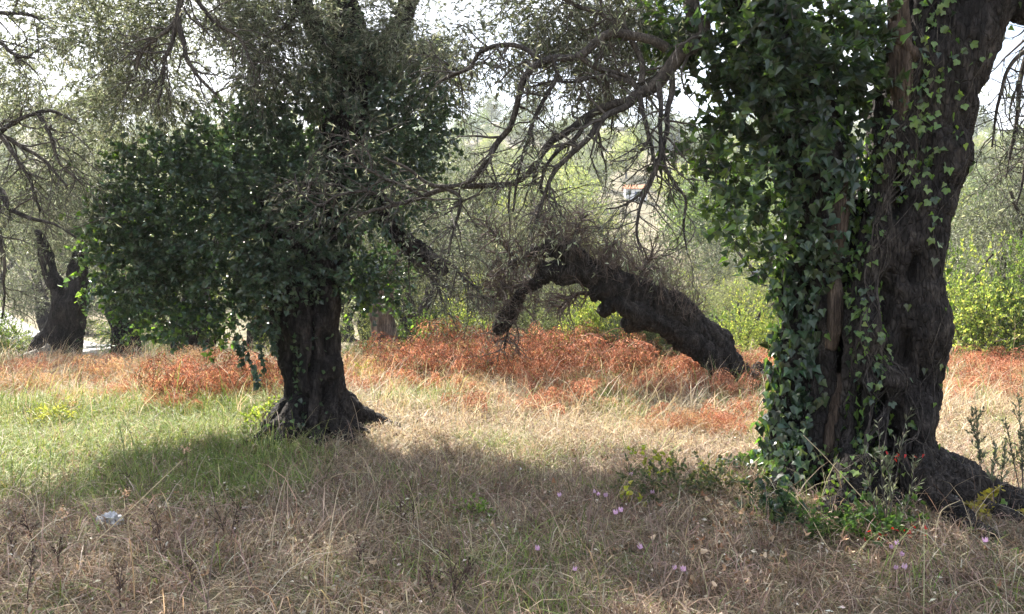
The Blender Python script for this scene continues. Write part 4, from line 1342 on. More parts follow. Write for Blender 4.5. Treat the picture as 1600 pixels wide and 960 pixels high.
sm = [shrub_model(81, SHRUB), shrub_model(82, GSHRUB, 520), shrub_model(83, [(.13, .15, .10), (.18, .20, .13), (.09, .11, .07)], 520, (.05, .014))]
sh = [  # px, base py or None, Y, sx, sy, sz, model, label
    (930, 13.6, .62, .6, 1.0, 0, 'yellow-green shrub under the arch of the leaning olive', None),
    (1020, 13.2, .80, .6, 1.0, 3, 'bush under the trunk of the leaning olive, shade put into its leaf colour', None),  # leaf colour darkened for the shade under the trunk
    (1165, 16.0, .9, .8, 1.05, 0, 'yellowing shrub behind the root end of the leaning olive', None),
    (1530, 13.0, 1.05, .9, 1.25, 0, 'bright yellow-green shrub behind the massive trunk, over orange bracken', None),
    (1610, 12.6, .9, .9, 1.3, 1, 'dark green shrub beside the bright shrub behind the massive trunk', None),
    (1485, 14.5, .8, .8, 1.3, 1, 'dark green shrub tucked behind the massive trunk', None),
    (15, 15.6, .85, .7, .55, 0, 'low yellow-green bush beside the forked leaning trunk', None),
    (-25, 15.2, .7, .7, .75, 1, 'low dark green bush beside the yellow-green one near the lane', None),
    (130, 17.0, .8, .6, .36, 1, 'low bright green plants between the forked trunk and the lane', None),
    (230, 15.6, .5, .5, .6, 2, 'grey-green bush between the ivy-wrapped trunk and the squat trunk', None),
    (350, 17.0, .9, .7, .8, 2, 'pale scrub behind the squat trunk', None),
    (135, 47, 1.5, 1.2, .9, 0, 'yellow-flecked scrub beside the far end of the lane', None),
    (560, 16.5, .9, .8, 1.1, 2, 'grey-green bush beside the broken trunk', None),
    (670, 16.5, 1.0, .8, 1.0, 1, 'dark bush in the shade beyond the bracken', None),
    (740, 15.6, .9, .8, 1.25, 0, 'yellowish bush below the dead twigs of the leaning olive', None),
    (800, 15.5, 1.0, .8, 1.2, 2, 'grey-green bush between the yellowish bush and the arch', None),
    (860, 16.0, 1.0, .9, 1.2, 2, 'grey-green bush seen through the arch of the leaning olive', None)]
for px, Y, a, b, c in [(1080, 22, 1.6, 1.4, 1.8), (1000, 24, 1.6, 1.5, 1.9), (1130, 19, 1.2, 1.1, 1.3), (1200, 22, 1.6, 1.4, 1.7), (1060, 34, 2.0, 2.0, 2.2), (1140, 36, 2.2, 2.0, 2.0), (1220, 40, 2.2, 2, 2.4),
                       (960, 36, 2.0, 2, 2.2), (900, 24, 1.6, 1.4, 1.7), (1100, 48, 2.4, 2.2, 2.4), (1180, 52, 2.4, 2.4, 2.6), (1020, 50, 2.4, 2.4, 2.2), (1480, 18, 1.3, 1.2, 1.6), (1560, 17, 1.2, 1.2, 1.5),
                       (640, 24, 1.6, 1.5, 1.6), (440, 18.5, 1.2, 1.2, 1.2), (300, 20, 1.3, 1.2, .9), (110, 60, 1.8, 1.6, 1.0), (60, 64, 2, 1.8, 1.0), (205, 40, 1.6, 1.5, 1.0), (-60, 34, 1.4, 1.3, .8)]:
    k = int(rng.integers(0, 3)) if Y < 30 else int(rng.choice([0, 0, 1, 2]))
    sh.append((px, Y, a, b, c, k, ['yellow-green bush among the scrub below the grove', 'green bush among the scrub below the grove', 'grey-green bush among the scrub below the grove'][k], 'scrub bushes below the grove'))
sm.append(shrub_model(84, [(.045, .06, .04), (.06, .075, .05), (.035, .05, .03)], 520, (.05, .02)))  # leaf colours darkened to stand for shade
sh += [(690, 16.0, 1.1, .8, .95, 3, 'bush added as dark shade beside the broken trunk', None), (628, 15.6, .6, .6, .75, 3, 'small bush added as dark shade at the foot of the broken trunk', None), (828, 15.2, .9, .7, .8, 3, 'bush added as dark shade below the arch of the leaning olive', None),  # bushes added as dark pockets of shade below the crowns
       (1050, 12.9, .7, .5, .95, 3, 'bush with shade-darkened leaves against the root end of the leaning trunk', None), (985, 13.0, .5, .5, .7, 3, 'small bush with shade-darkened leaves under the burls of the leaning trunk', None), (575, 16.6, .9, .7, .9, 3, 'bush added as dark shade between the broken trunk and the olive with the flaring base', None)]
used = set()
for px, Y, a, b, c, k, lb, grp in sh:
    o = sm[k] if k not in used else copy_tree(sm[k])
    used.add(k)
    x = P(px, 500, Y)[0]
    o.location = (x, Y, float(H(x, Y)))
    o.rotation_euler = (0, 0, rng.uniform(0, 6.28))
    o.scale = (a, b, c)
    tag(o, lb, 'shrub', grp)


# ================================================================== the hillside across the valley
def far_model(seed, cols, h, r, name='hillside_tree', n=900, shape=0):
    rng = np.random.default_rng(seed)
    t_ = thing(name, '', 'tree', (0, 0, 0))
    mb = MB()
    tubes(mb, np.array([[[0, 0, -.4], [.1, 0, h * .25], [0, .1, h * .6]]]), np.array([[.25, .2, .08]]), 6)
    mb.build('trunk', M_BARK, t_, (0, 0, 0), True)
    if shape == 1:      # cypress
        E = [(np.array([0, 0, h * (.12 + .11 * k)]), np.array([r * (1 - k / 8.5), r * (1 - k / 8.5), h * .10])) for k in range(8)]
    else:
        E = [(np.array([math.cos(b) * r * .5, math.sin(b) * r * .5, h * z]), np.array([r * .6, r * .6, h * .26])) for b, z in ((0, .4), (1.3, .55), (2.5, .42), (3.8, .6), (5.1, .45))] + [(np.array([0, 0, h * .72]), np.array([r * .55, r * .55, h * .24]))]
    p, u = in_ellipsoids(E, n * 7, rng, .4, -.12, .8)
    lf = MB()
    leaves(lf, p, unit(rng.normal(0, 1, p.shape) + u), u + rng.normal(0, .6, p.shape) + [0, 0, .4], rng.uniform(.2, .42, len(p)), rng.uniform(.10, .2, len(p)), pick(cols, len(p), .22, rng), 'lance')
    lf.build('crown', M_SHRUB, t_, (0, 0, 0), False, 'stuff')
    return t_


fm = [far_model(91, [(.115, .14, .085), (.15, .17, .11), (.09, .11, .062)], 9, 4.6), far_model(92, [(.20, .23, .09), (.25, .27, .11), (.15, .18, .06)], 8, 4.4), far_model(93, [(.08, .115, .055), (.10, .135, .06)], 10, 4.4)]
cyp = far_model(94, [(.03, .05, .025), (.045, .065, .03)], 13, 1.6, 'cypress_tree', 800, 1)
flb = ['round grey-green tree', 'round yellow-green tree', 'dark green tree']
rng = np.random.default_rng(95)
used = set()
HX = P(990, 312, 170)
cnt = 0
for Y in np.concatenate([np.arange(66, 120, 10), np.arange(122, 300, 17)]):
    half = Y * .70
    step = 7.0 + Y * .034
    for x in np.arange(-half, half, step):
        xx, yy = x + rng.normal(0, 1.5), Y + rng.normal(0, 2.5)
        px, _ = proj(np.array([xx, yy, 5.]))
        if abs(px - 990) < 26 + 4.5 * F / yy and yy < 172:          # view of the little house
            continue
        if abs(px - 1062) < 26 and yy < 130 and yy > 90:   # small clearing
            continue
        k = int(rng.choice([0, 1, 2], p=[.5, .28, .22]))
        o = fm[k] if k not in used else copy_tree(fm[k])
        used.add(k)
        s = rng.uniform(.8, 1.25)
        o.location = (xx, yy, float(H(xx, yy)))
        o.rotation_euler = (0, 0, rng.uniform(0, 6.28))
        o.scale = (s, s, s * rng.uniform(.9, 1.15))
        zw = 'low on the far valley side' if yy < 85 else 'on the lower hillside across the valley' if yy < 120 else 'half way up the hillside across the valley' if yy < 175 else 'high on the hillside across the valley' if yy < 245 else 'on the skyline of the hillside'
        tag(o, flb[k] + ' ' + zw, 'tree', 'trees on the far hillside')
        cnt += 1
for i, (px, Y, s) in enumerate([(1048, 215, 1.0), (1060, 222, .85), (1030, 235, .8), (905, 240, .9)]):
    o = cyp if i == 0 else copy_tree(cyp)
    x = P(px, 300, Y)[0]
    o.location = (x, Y, float(H(x, Y)))
    o.scale = (s, s, s)
    tag(o, 'dark pointed cypress on the skyline of the far hillside', 'tree', 'cypresses on the skyline')

# the little house
hx, hy = HX[0], 168.
hz = float(H(hx, hy))
hs = thing('house', 'small white house with an orange tiled roof on the hillside', 'house', (hx, hy, hz))
hs.scale = (.72, .72, .72)
mb = MB()
w_, d_, h_ = 3.2, 2.6, 2.9
bx = np.array([[-w_, -d_, -.6], [w_, -d_, -.6], [w_, d_, -.6], [-w_, d_, -.6], [-w_, -d_, h_], [w_, -d_, h_], [w_, d_, h_], [-w_, d_, h_], [-w_, 0, h_ + 1.2], [w_, 0, h_ + 1.2]])
mb.add(bx, t=[(4, 8, 7), (5, 6, 9)], q=[(0, 1, 5, 4), (1, 2, 6, 5), (2, 3, 7, 6), (3, 0, 4, 7)])
mb.build('wall', plain('whitewash', (.80, .79, .78), .9, .06, 2), hs)
mb = MB()
e = .45
A = np.array([[-w_ - e, -d_ - e, h_ - .22], [w_ + e, -d_ - e, h_ - .22], [w_ + e, 0, h_ + 1.25], [-w_ - e, 0, h_ + 1.25], [w_ + e, d_ + e, h_ - .22], [-w_ - e, d_ + e, h_ - .22]])
mb.add(np.concatenate([A, A + [0, 0, .14]]), q=[(0, 1, 2, 3), (3, 2, 4, 5), (6, 7, 8, 9), (9, 8, 10, 11), (0, 1, 7, 6), (5, 4, 10, 11)])
rf = mb.build('roof', plain('orange_tiles', (.42, .19, .10), .85, .2, 5), hs)


def boxpart(name, c, s, mat, par):
    mb = MB()
    u = np.array([[x, y, z] for x in (-.5, .5) for y in (-.5, .5) for z in (-.5, .5)])
    mb.add(u * np.array(s) + np.array(c), q=[(0, 1, 3, 2), (4, 6, 7, 5), (0, 4, 5, 1), (2, 3, 7, 6), (0, 2, 6, 4), (1, 5, 7, 3)])
    return mb.build(name, mat, par)


M_PANE = plain('window_glass', (.05, .06, .08), .2, .1, 3)
M_SHUT = plain('shutter_paint', (.12, .16, .28), .6, .1, 3)
boxpart('chimney', (1.2, .4, h_ + 1.35), (.5, .5, .9), M_CONC, rf)
for wx in (-2.0, 2.0):
    w1 = boxpart('window', (wx, -d_ - .02, 1.6), (1.0, .1, 1.2), M_SHUT, hs)
    boxpart('pane', (wx, -d_ - .075, 1.6), (.8, .03, 1.0), M_PANE, w1)
boxpart('door', (0, -d_ - .02, .9), (1.0, .1, 2.1), M_SHUT, hs)

# ================================================================== dead bracken
def frond(mb, base, az, L, rise, rng, cols):
    K = 12
    t = np.linspace(0, 1, K)
    a = rise * (1 - 1.55 * t ** 1.5) + rng.normal(0, .08)
    az_ = az + np.cumsum(rng.normal(0, .10, K))
    st = np.stack([np.cos(az_) * np.cos(a), np.sin(az_) * np.cos(a), np.sin(a)], 1) * (L / (K - 1))
    p = base + np.concatenate([[np.zeros(3)], np.cumsum(st, 0)[:-1]])
    tubes(mb, p[None], np.linspace(.005, .0015, K)[None], 3, np.array(cols[0]) * .8)
    for k in range(3, K):
        wl = L * .42 * math.sin(math.pi * min(1, (k - 1.5) / (K - 1.5)) ** .8) + .02
        tan = unit(st[k])
        side = unit(np.cross(tan, [0, 0, 1.]))
        for sg in (-1, 1):
            d = unit(side * sg + tan * .45 + np.array([0, 0, -.35]) + rng.normal(0, .25, 3))
            n_ = 9
            q = paths(p[k][None], d[None], np.array([wl]), n_ + 1, .22, .20, rng)[0]
            pos = np.repeat(q[1:], 2, 0)
            dd = np.repeat(unit(np.diff(q, axis=0)), 2, 0)
            s2 = np.cross(dd, [0, 0, 1.]) * np.tile([1, -1], n_)[:, None]
            leaves(mb, pos, dd * .6 + s2 + rng.normal(0, .35, pos.shape) + [0, 0, -.3], rng.normal(0, .6, pos.shape) + [0, 0, 1], rng.uniform(.022, .045, len(pos)) * (1.25 - np.repeat(np.arange(n_), 2) / n_ * .7), .010, pick(cols, len(pos), .25, rng))


FERN = [(.40, .175, .105), (.51, .255, .16), (.29, .12, .075), (.60, .37, .25), (.19, .08, .052)]
FERND = [(.21, .085, .055), (.28, .125, .078), (.14, .058, .04), (.34, .18, .115), (.10, .045, .033), (.13, .16, .05)]  # rust palette darkened to put shade into some clumps
FERN2 = [(.48, .32, .20), (.56, .42, .27), (.38, .22, .13), (.34, .28, .12)]


def bracken_model(seed, cols, nf):
    rng = np.random.default_rng(seed)
    mb = MB()
    for k in range(nf):
        frond(mb, np.array([*rng.normal(0, .13, 2), -.03]), rng.uniform(0, 6.28), rng.uniform(.45, 1.0), rng.uniform(.7, 1.4), rng, cols)
    me = mb.mesh('bracken')
    me.materials.append(M_FERN)
    return me


bm = [bracken_model(101, FERN, 12), bracken_model(102, FERN, 10), bracken_model(103, FERN2, 10), bracken_model(104, FERND, 14)]
rng = np.random.default_rng(105)


def put_bracken(x, y, s, k, lb):
    o = bpy.data.objects.new('bracken', bm[k])
    COL.objects.link(o)
    o.location = (x, y, float(H(x, y)))
    o.rotation_euler = (rng.normal(0, .1), rng.normal(0, .1), rng.uniform(0, 6.28))
    o.scale = (s, s, s * rng.uniform(.8, 1.5))
    tag(o, lb, 'bracken', 'dead bracken clumps on the bank')


areas = [  # px0 px1 Y0 Y1 count scale p where
    (650, 870, 11.4, 14.2, 30, (.5, 1.3), (.35, .2, .1, .35), 'between the broken trunk and the leaning olive'), (870, 1010, 11.6, 14.0, 18, (.5, 1.3), (.35, .2, .1, .35), 'under the arch of the leaning olive'),
    (1010, 1160, 11.4, 13.4, 16, (.5, 1.1), (.3, .3, .1, .3), 'under the lower trunk of the leaning olive'), (720, 830, 12.4, 13.8, 9, (1.2, 1.5), (.5, .1, 0, .4), 'heaped below the hanging twig tips of the leaning olive'),
    (890, 980, 12.6, 13.6, 6, (1.2, 1.6), (.5, .1, 0, .4), 'standing tall beside the yellow-green shrub under the arch'), (300, 450, 9.8, 11.0, 14, (.5, 1.15), (.45, .2, .1, .25), 'just behind the olive with the flaring base'),
    (0, 290, 10.3, 12.4, 18, (.35, .85), (.2, .3, .5, 0), 'beyond the lit green grass'), (0, 420, 12.2, 14.2, 22, (.35, .8), (.15, .25, .6, 0), 'on the crest before the forked and squat trunks'),
    (540, 680, 10.2, 13.8, 18, (.5, .9), (.3, .2, .5, 0), 'before the broken trunk'), (700, 1180, 9.0, 11.2, 22, (.45, .8), (.45, .3, .25, 0), 'scattered in the straw before the leaning olive'),
    (1450, 1640, 9.8, 12.6, 24, (.55, .9), (.2, .3, .5, 0), 'below the bright shrub behind the massive trunk'), (1150, 1260, 10.8, 13.2, 16, (.6, 1.0), (.5, .3, .1, .1), 'around the root end of the leaning olive'),
    (80, 330, 9.2, 10.2, 8, (.35, .55), (.3, .3, .4, 0), 'at the edge of the lit green grass'), (1010, 1180, 7.8, 9.4, 9, (.35, .6), (.5, .3, .2, 0), 'in the sunlit straw beside the ivy-clad trunk')]
blook = ['rust-red dead bracken clump', 'low rust-brown curled bracken clump', 'pale straw-orange bracken clump', 'dense rust bracken clump darkened as if shaded']
for a0, a1, y0, y1, n, sc, pr, where in areas:
    for _ in range(n):
        Y = rng.uniform(y0, y1)
        x = (rng.uniform(a0, a1) - 800) / F * Y
        if math.hypot(x - FO[0], Y - FO[1]) < .35 or math.hypot(x - LO[0], Y - LO[1]) < .8:
            continue
        k_ = int(rng.choice(4, p=pr))
        put_bracken(x, Y, rng.uniform(*sc), k_, blook[k_] + ' ' + where)

# ================================================================== grass: one uncountable cover
rng = np.random.default_rng(111)
STRAW = [(.50, .41, .285), (.40, .32, .22), (.58, .50, .38), (.28, .22, .155), (.45, .385, .25)]
BROWN = [(.22, .16, .12), (.30, .225, .17), (.36, .265, .205), (.17, .13, .095)]
GREEN = [(.14, .22, .05), (.20, .28, .07), (.10, .16, .045), (.26, .31, .09), (.33, .34, .15)]
MIXG = [(.16, .17, .07), (.22, .20, .09), (.12, .13, .06)]


def zone(x, y):
    """share of green, straw, brown, rust for a place on the ground"""
    px = 800 + F * x / np.maximum(y, 1)
    n = fbm(np.stack([x * .9, y * .9, x * 0 + 2], 1), 3)
    n2 = fbm(np.stack([x * 1.7 + 9, y * 1.7, x * 0 + 5], 1), 3)
    gr = (1 - sstep(380, 520, px)) * sstep(5.2, 6.2, y) * (1 - sstep(9.2, 10.6, y)) * sstep(-.7, .1, n + .45)
    gr = np.maximum(gr, .07 * sstep(.05, .35, n2))
    gr = np.maximum(gr, .5 * sstep(.1, .3, n) * sstep(9, 10, y))
    ru = .45 * sstep(9.3, 11, y) * sstep(-.3, .2, n2)
    st = sstep(6.5, 8.2, y) * .85 + .35 + .3 * n
    br = np.clip(1.0 - sstep(6.0, 8.0, y), .12, 1) * (.7 - .5 * n)
    return gr, st, br, ru


def grass(mb, N_, y0, y1, hh, wid, levels, lay, xm=1.12, rng=rng):
    Y = np.sqrt(rng.uniform(y0 ** 2, y1 ** 2, N_))
    X = rng.uniform(-1, 1, N_) * (Y * .66 * xm + .5)
    dl = np.hypot(X - LO[0], Y - LO[1]) > .52
    dr = np.hypot(X - RB[0], (Y - RB[1] - .1)) > .6
    k = dl & dr
    X, Y = X[k], Y[k]
    n = len(X)
    gr, st, br, ru = zone(X, Y)
    tot = np.stack([gr * 4.5, np.clip(st, .05, 2), np.clip(br, .05, 2), ru], 1)
    tot = tot / tot.sum(1, keepdims=True)
    u = rng.uniform(0, 1, n)
    cs = np.cumsum(tot, 1)
    z = (u[:, None] > cs).sum(1).clip(0, 3)
    col = np.where((z == 0)[:, None], pick(GREEN, n, .2, rng), np.where((z == 1)[:, None], pick(STRAW, n, .2, rng), np.where((z == 2)[:, None], pick(BROWN, n, .25, rng), pick(FERN2 + FERN, n, .2, rng))))
    cl = fbm(np.stack([X * 2.3, Y * 2.3, X * 0], 1), 3)
    L = hh * rng.uniform(.45, 1.25, n) * (1 + .55 * cl) * np.where(z == 0, .95, 1)
    wv = fbm(np.stack([X * .8 + 4, Y * .8, X * 0 + 8], 1), 2) * 6.3
    az = np.where(rng.uniform(0, 1, n) < .45, wv + rng.normal(0, .6, n), rng.uniform(0, 6.28, n))
    el = np.clip(rng.normal(lay, .35, n), .08, 1.5)
    el = np.where(z == 0, np.clip(el + .2, .1, 1.5), el)
    hd = np.stack([np.cos(az), np.sin(az), np.zeros(n)], 1)
    sd_ = np.stack([-np.sin(az + rng.normal(0, .5, n)), np.cos(az), np.zeros(n)], 1)
    b = np.stack([X, Y, H(X, Y) - .01], 1)
    w = wid * rng.uniform(.6, 1.3, n)
    bend = rng.uniform(.5, 1.5, n)
    pts = []
    p = b
    e = el
    for j in range(levels):
        stp = L / levels
        p = p + hd * (np.cos(e) * stp)[:, None] + np.array([0, 0, 1.]) * (np.sin(e) * stp)[:, None]
        e = e - bend * (1.3 / levels)
        pts.append(p)
    rows = [b - sd_ * (w / 2)[:, None], b + sd_ * (w / 2)[:, None]]
    for j in range(levels - 1):
        f = .9 - .35 * j / max(1, levels - 1)
        rows += [pts[j] - sd_ * (w / 2 * f)[:, None], pts[j] + sd_ * (w / 2 * f)[:, None]]
    rows.append(pts[-1])
    V = np.stack(rows, 1)
    V[:, 2:, 2] = np.maximum(V[:, 2:, 2], (b[:, 2] + .012)[:, None])
    kk = V.shape[1]
    base = np.arange(n)[:, None] * kk
    q = [base + np.array([[2 * j, 2 * j + 1, 2 * j + 3, 2 * j + 2]]) for j in range(levels - 1)]
    t = base + np.array([[kk - 3, kk - 2, kk - 1]])
    mb.add(V.reshape(-1, 3), t=t, q=np.concatenate(q) if q else None, c=np.repeat(col, kk, 0))


mb = MB()
grass(mb, 30000, 3.2, 6.4, .20, .0056, 3, .50)
grass(mb, 30000, 5.8, 9.6, .23, .0062, 3, .60)
grass(mb, 40000, 9.0, 14.6, .30, .0075, 2, .75)
grass(mb, 5200, 3.2, 8.0, .50, .0044, 4, .80)
grass(mb, 17000, 8.4, 14.4, .60, .0062, 3, .95)
grass(mb, 14000, 14.5, 26, .45, .016, 2, .9)
gz_ = mb.build('grass', M_GRASS, kind='stuff')
tag(gz_, 'dry straw-coloured and green grass covering the ground', 'grass')

# thatch: small tufts set out by geometry nodes as one cover
def tuft(kind, seed):
    r = np.random.default_rng(seed)
    n = 54
    pal = {0: STRAW, 1: STRAW + BROWN, 2: BROWN, 3: GREEN, 4: MIXG + STRAW, 5: FERN2 + STRAW}[kind]
    a = r.uniform(0, 6.28, n)
    b = np.stack([r.normal(0, .08, n), r.normal(0, .08, n), np.full(n, -.012)], 1)
    el = np.clip(r.normal(.55 if kind != 3 else .8, .4, n), .05, 1.45)
    L_ = r.uniform(.06, .20, n)
    w_ = r.uniform(.0028, .0055, n)
    hd_ = np.stack([np.cos(a), np.sin(a), 0 * a], 1)
    sd__ = np.stack([-np.sin(a), np.cos(a), r.normal(0, .4, n)], 1)
    m1 = b + hd_ * (np.cos(el) * L_ * .5)[:, None] + np.array([0, 0, 1]) * (np.sin(el) * L_ * .5)[:, None]
    e2 = el - r.uniform(.3, 1.3, n)
    m2 = m1 + hd_ * (np.cos(e2) * L_ * .5)[:, None] + np.array([0, 0, 1]) * (np.sin(e2) * L_ * .5)[:, None]
    m2[:, 2] = np.maximum(m2[:, 2], .004)
    V = np.stack([b - sd__ * w_[:, None] / 2, b + sd__ * w_[:, None] / 2, m1 - sd__ * w_[:, None] * .42, m1 + sd__ * w_[:, None] * .42, m2], 1)
    bs = np.arange(n)[:, None] * 5
    mb = MB()
    mb.add(V.reshape(-1, 3), t=bs + np.array([[2, 3, 4]]), q=bs + np.array([[0, 1, 3, 2]]), c=np.repeat(pick(pal, n, .22, r), 5, 0))
    me = mb.mesh('tuft')
    me.materials.append(M_GRASS)
    o = bpy.data.objects.new('tuft_%02d' % (kind * 2 + seed % 2), me)
    return o


tcol = bpy.data.collections.new('tuft_sources')
for k in range(6):
    for j in range(2):
        tcol.objects.link(tuft(k, 200 + k * 2 + j))
n = 16000
Y = np.concatenate([np.sqrt(rng.uniform(2.2 ** 2, 9.5 ** 2, 9500)), np.sqrt(rng.uniform(9.0 ** 2, 15.5 ** 2, 6500))])
X = rng.uniform(-1, 1, n) * (Y * .73 + 2.5)
k = (np.hypot(X - LO[0], Y - LO[1]) > .5) & (np.hypot(X - RB[0], Y - RB[1] - .1) > .55)
X, Y = X[k], Y[k]
n = len(X)
gr, st_, br, ru = zone(X, Y)
u = rng.uniform(0, 1, n)
tot = np.stack([np.clip(st_, .1, 2) * .5, np.full(n, .3), np.clip(br, .1, 2) * .7, gr * 3.5, np.full(n, .12), ru * 1.2], 1)
cs = np.cumsum(tot / tot.sum(1, keepdims=True), 1)
ki = (u[:, None] > cs).sum(1).clip(0, 5) * 2 + rng.integers(0, 2, n)
me = bpy.data.meshes.new('thatch')
me.vertices.add(n)
me.vertices.foreach_set('co', np.stack([X, Y, H(X, Y)], 1).astype(np.float32).ravel())
for nm, ty, fld, dat in (('kind_i', 'INT', 'value', ki.astype(np.int32)), ('turn', 'FLOAT_VECTOR', 'vector', np.stack([rng.normal(0, .15, n), rng.normal(0, .15, n), rng.uniform(0, 6.28, n)], 1).astype(np.float32).ravel()),
                         ('size', 'FLOAT', 'value', (rng.uniform(.7, 1.3, n) * np.where(Y > 9, 1.5, 1.0)).astype(np.float32))):
    at = me.attributes.new(nm, ty, 'POINT')
    at.data.foreach_set(fld, dat)
me.update()
th = link('thatch', me, M_GRASS, kind='stuff')
tag(th, 'short matted thatch of dead and green grass tufts on the ground', 'grass')
ng = bpy.data.node_groups.new('thatch_nodes', 'GeometryNodeTree')
ng.interface.new_socket('Geometry', in_out='INPUT', socket_type='NodeSocketGeometry')
ng.interface.new_socket('Geometry', in_out='OUTPUT', socket_type='NodeSocketGeometry')
gi, go = ng.nodes.new('NodeGroupInput'), ng.nodes.new('NodeGroupOutput')
ci = ng.nodes.new('GeometryNodeCollectionInfo')
ci.inputs['Collection'].default_value = tcol
ci.inputs['Separate Children'].default_value = True
ci.inputs['Reset Children'].default_value = True
ip = ng.nodes.new('GeometryNodeInstanceOnPoints')
ip.inputs['Pick Instance'].default_value = True
for nm, ty, sk in (('kind_i', 'INT', 'Instance Index'), ('turn', 'FLOAT_VECTOR', 'Rotation'), ('size', 'FLOAT', 'Scale')):
    na = ng.nodes.new('GeometryNodeInputNamedAttribute')
    na.data_type = ty
    na.inputs['Name'].default_value = nm
    ng.links.new(na.outputs['Attribute'], ip.inputs[sk])
ng.links.new(gi.outputs[0], ip.inputs['Points'])
ng.links.new(ci.outputs[0], ip.inputs['Instance'])
ng.links.new(ip.outputs[0], go.inputs[0])
th.modifiers.new('thatch', 'NODES').node_group = ng

# short broad-leaved weeds and pale curled dead leaves between the grass
mb = MB()
n = 26000
Y = np.sqrt(rng.uniform(3.2 ** 2, 9.0 ** 2, n))
X = rng.uniform(-1, 1, n) * Y * .73
cl = fbm(np.stack([X * 1.3, Y * 1.3, X * 0 + 31], 1), 3)
k = cl + .25 * (X < -1) > rng.uniform(-.5, .5, n)
X, Y = X[k], Y[k]
n = len(X)
pos = np.stack([X, Y, H(X, Y) + rng.uniform(.005, .09, n)], 1)
cols = np.where(rng.uniform(0, 1, (n, 1)) < .35, pick([(.50, .45, .35), (.60, .55, .46), (.38, .32, .24)], n, .2, rng), pick([(.10, .12, .05), (.15, .15, .07), (.13, .085, .055), (.19, .12, .08)], n, .25, rng))
leaves(mb, pos, unit(rng.normal(0, 1, (n, 3)) * [1, 1, .5]), rng.normal(0, .5, (n, 3)) + [0, 0, 1], rng.uniform(.018, .042, n), rng.uniform(.008, .02, n), cols, 'lance', .3)
wd = mb.build('ground_weeds', M_LITTER, kind='stuff')
tag(wd, 'low weeds and small curled dead leaves among the grass', 'weeds')

# ================================================================== small things on the ground
rng = np.random.default_rng(121)
M_STALK = plain('dark_dry_stalk', (.075, .05, .04), .9, .35, 60)
M_STRAW = plain('straw', (.50, .40, .24), .7, .2, 40)
M_WHITE = plain('white_plastic', (.52, .52, .54), .4, .25, 40)
M_TAN = leafmat('papery_seed_head', .35, (1.1, 1, .8), .6, .3)
M_RED = leafmat('red_leaf', .45, (2.2, .8, .6), .45, .4)
M_PETAL = leafmat('cyclamen_petal', .35, (1.0, .9, 1.0), .5, .3)

# crumpled plastic
p = GP(174, 828)
mb = MB()
nu, nv = 26, 18
u, v = np.meshgrid(np.linspace(0, 2 * np.pi, nu, endpoint=False), np.linspace(.05, np.pi - .05, nv), indexing='ij')
q = np.stack([np.cos(u) * np.sin(v), np.sin(u) * np.sin(v), np.cos(v)], -1).reshape(-1, 3)
cr_ = 1 - 1.1 * np.abs(fbm(q * 2.6 + 4, 3)) - .5 * np.abs(fbm(q * 6 + 9, 2))
q = q * cr_[:, None] * np.array([.10, .07, .075]) * (1 + .35 * fbm(q * 1.3 + 7, 2))[:, None] + np.array([.0, 0, .055])
ii = (np.arange(nu)[:, None] * nv + np.arange(nv - 1)[None]).ravel()
jj = (((np.arange(nu) + 1) % nu)[:, None] * nv + np.arange(nv - 1)[None]).ravel()
mb.add(q, q=np.stack([ii, ii + 1, jj + 1, jj], 1))
o = mb.build('plastic_bag', M_WHITE)
o.location = (p[0], p[1], p[2] - .02)
tag(o, 'crumpled scrap of white plastic lying in the grass', 'litter')


def stalk_thing(name, label, cat, px, py, hpx, grp, mat, side=6, lean=.1, r=.003, pods=True):
    b = GP(px, py)
    h = hpx * b[1] / F
    t_ = thing(name, label, cat, b, grp)
    st = paths(np.array([[0, 0, -.02]]), np.array([[rng.normal(0, lean), rng.normal(0, lean), 1.]]), np.array([h]), 9, 0, .06, rng)
    mb = MB()
    tubes(mb, st, taper(1, 9, r, r * .4), 4)
    mb.build('stem', mat, t_)
    if side:
        s, d, _ = spawn(st, np.zeros((1, 9)), side, .25, 1, .7, rng)
        q = paths(s, d, rng.uniform(.03, .10, side), 4, -.05, .1, rng)
        mb = MB()
        tubes(mb, q, taper(side, 4, r * .6, r * .3), 3)
        if pods:
            e = spawn(q, np.zeros((side, 4)), 4, .3, 1, .5, rng)
            leaves(mb, e[0], e[1], rng.normal(0, 1, e[0].shape), .014, .009, (1, 1, 1), 'lance', .5)
        mb.build('seed_twigs', mat, t_, kind='stuff')
    return t_


for px, py, h in [(362, 858, 88), (352, 842, 60), (251, 866, 74), (46, 962, 95), (52, 858, 50), (188, 964, 74), (645, 828, 72), (627, 830, 48), (711, 945, 92), (677, 955, 62), (704, 948, 66), (722, 930, 50), (198, 794, 62),
                  (300, 930, 50), (95, 900, 60), (560, 900, 48), (20, 880, 52)]:
    stalk_thing('dry_weed', 'thin dark dead weed stalk with small side twigs in the dry grass', 'weed', px, py, h, 'dead weed stalks in the grass', M_STALK, 9, .1, .0042)
for px, py, h in [(505, 572, 50), (560, 575, 62), (650, 660, 110), (690, 580, 40), (1535, 650, 90), (1580, 640, 150), (1440, 640, 90)]:
    stalk_thing('dry_weed', 'tall pale dead weed stalk standing in the bracken', 'weed', px, py, h, 'pale stalks in the bracken', M_STRAW, 6, .12, .005)


def long_straw(pts, label):
    w = np.array([P(a, b, c) for a, b, c in pts])
    w[0, 2] = float(H(w[0, 0], w[0, 1])) - .01
    mb = MB()
    sp_ = spline(w, 16)
    tubes(mb, sp_[None], np.linspace(.0035, .0018, 16)[None], 4)
    o = mb.build('straw_stalk', M_STRAW, None, w[0])
    o.location = tuple(w[0])
    tag(o, label, 'grass stalk', 'long bent straws')


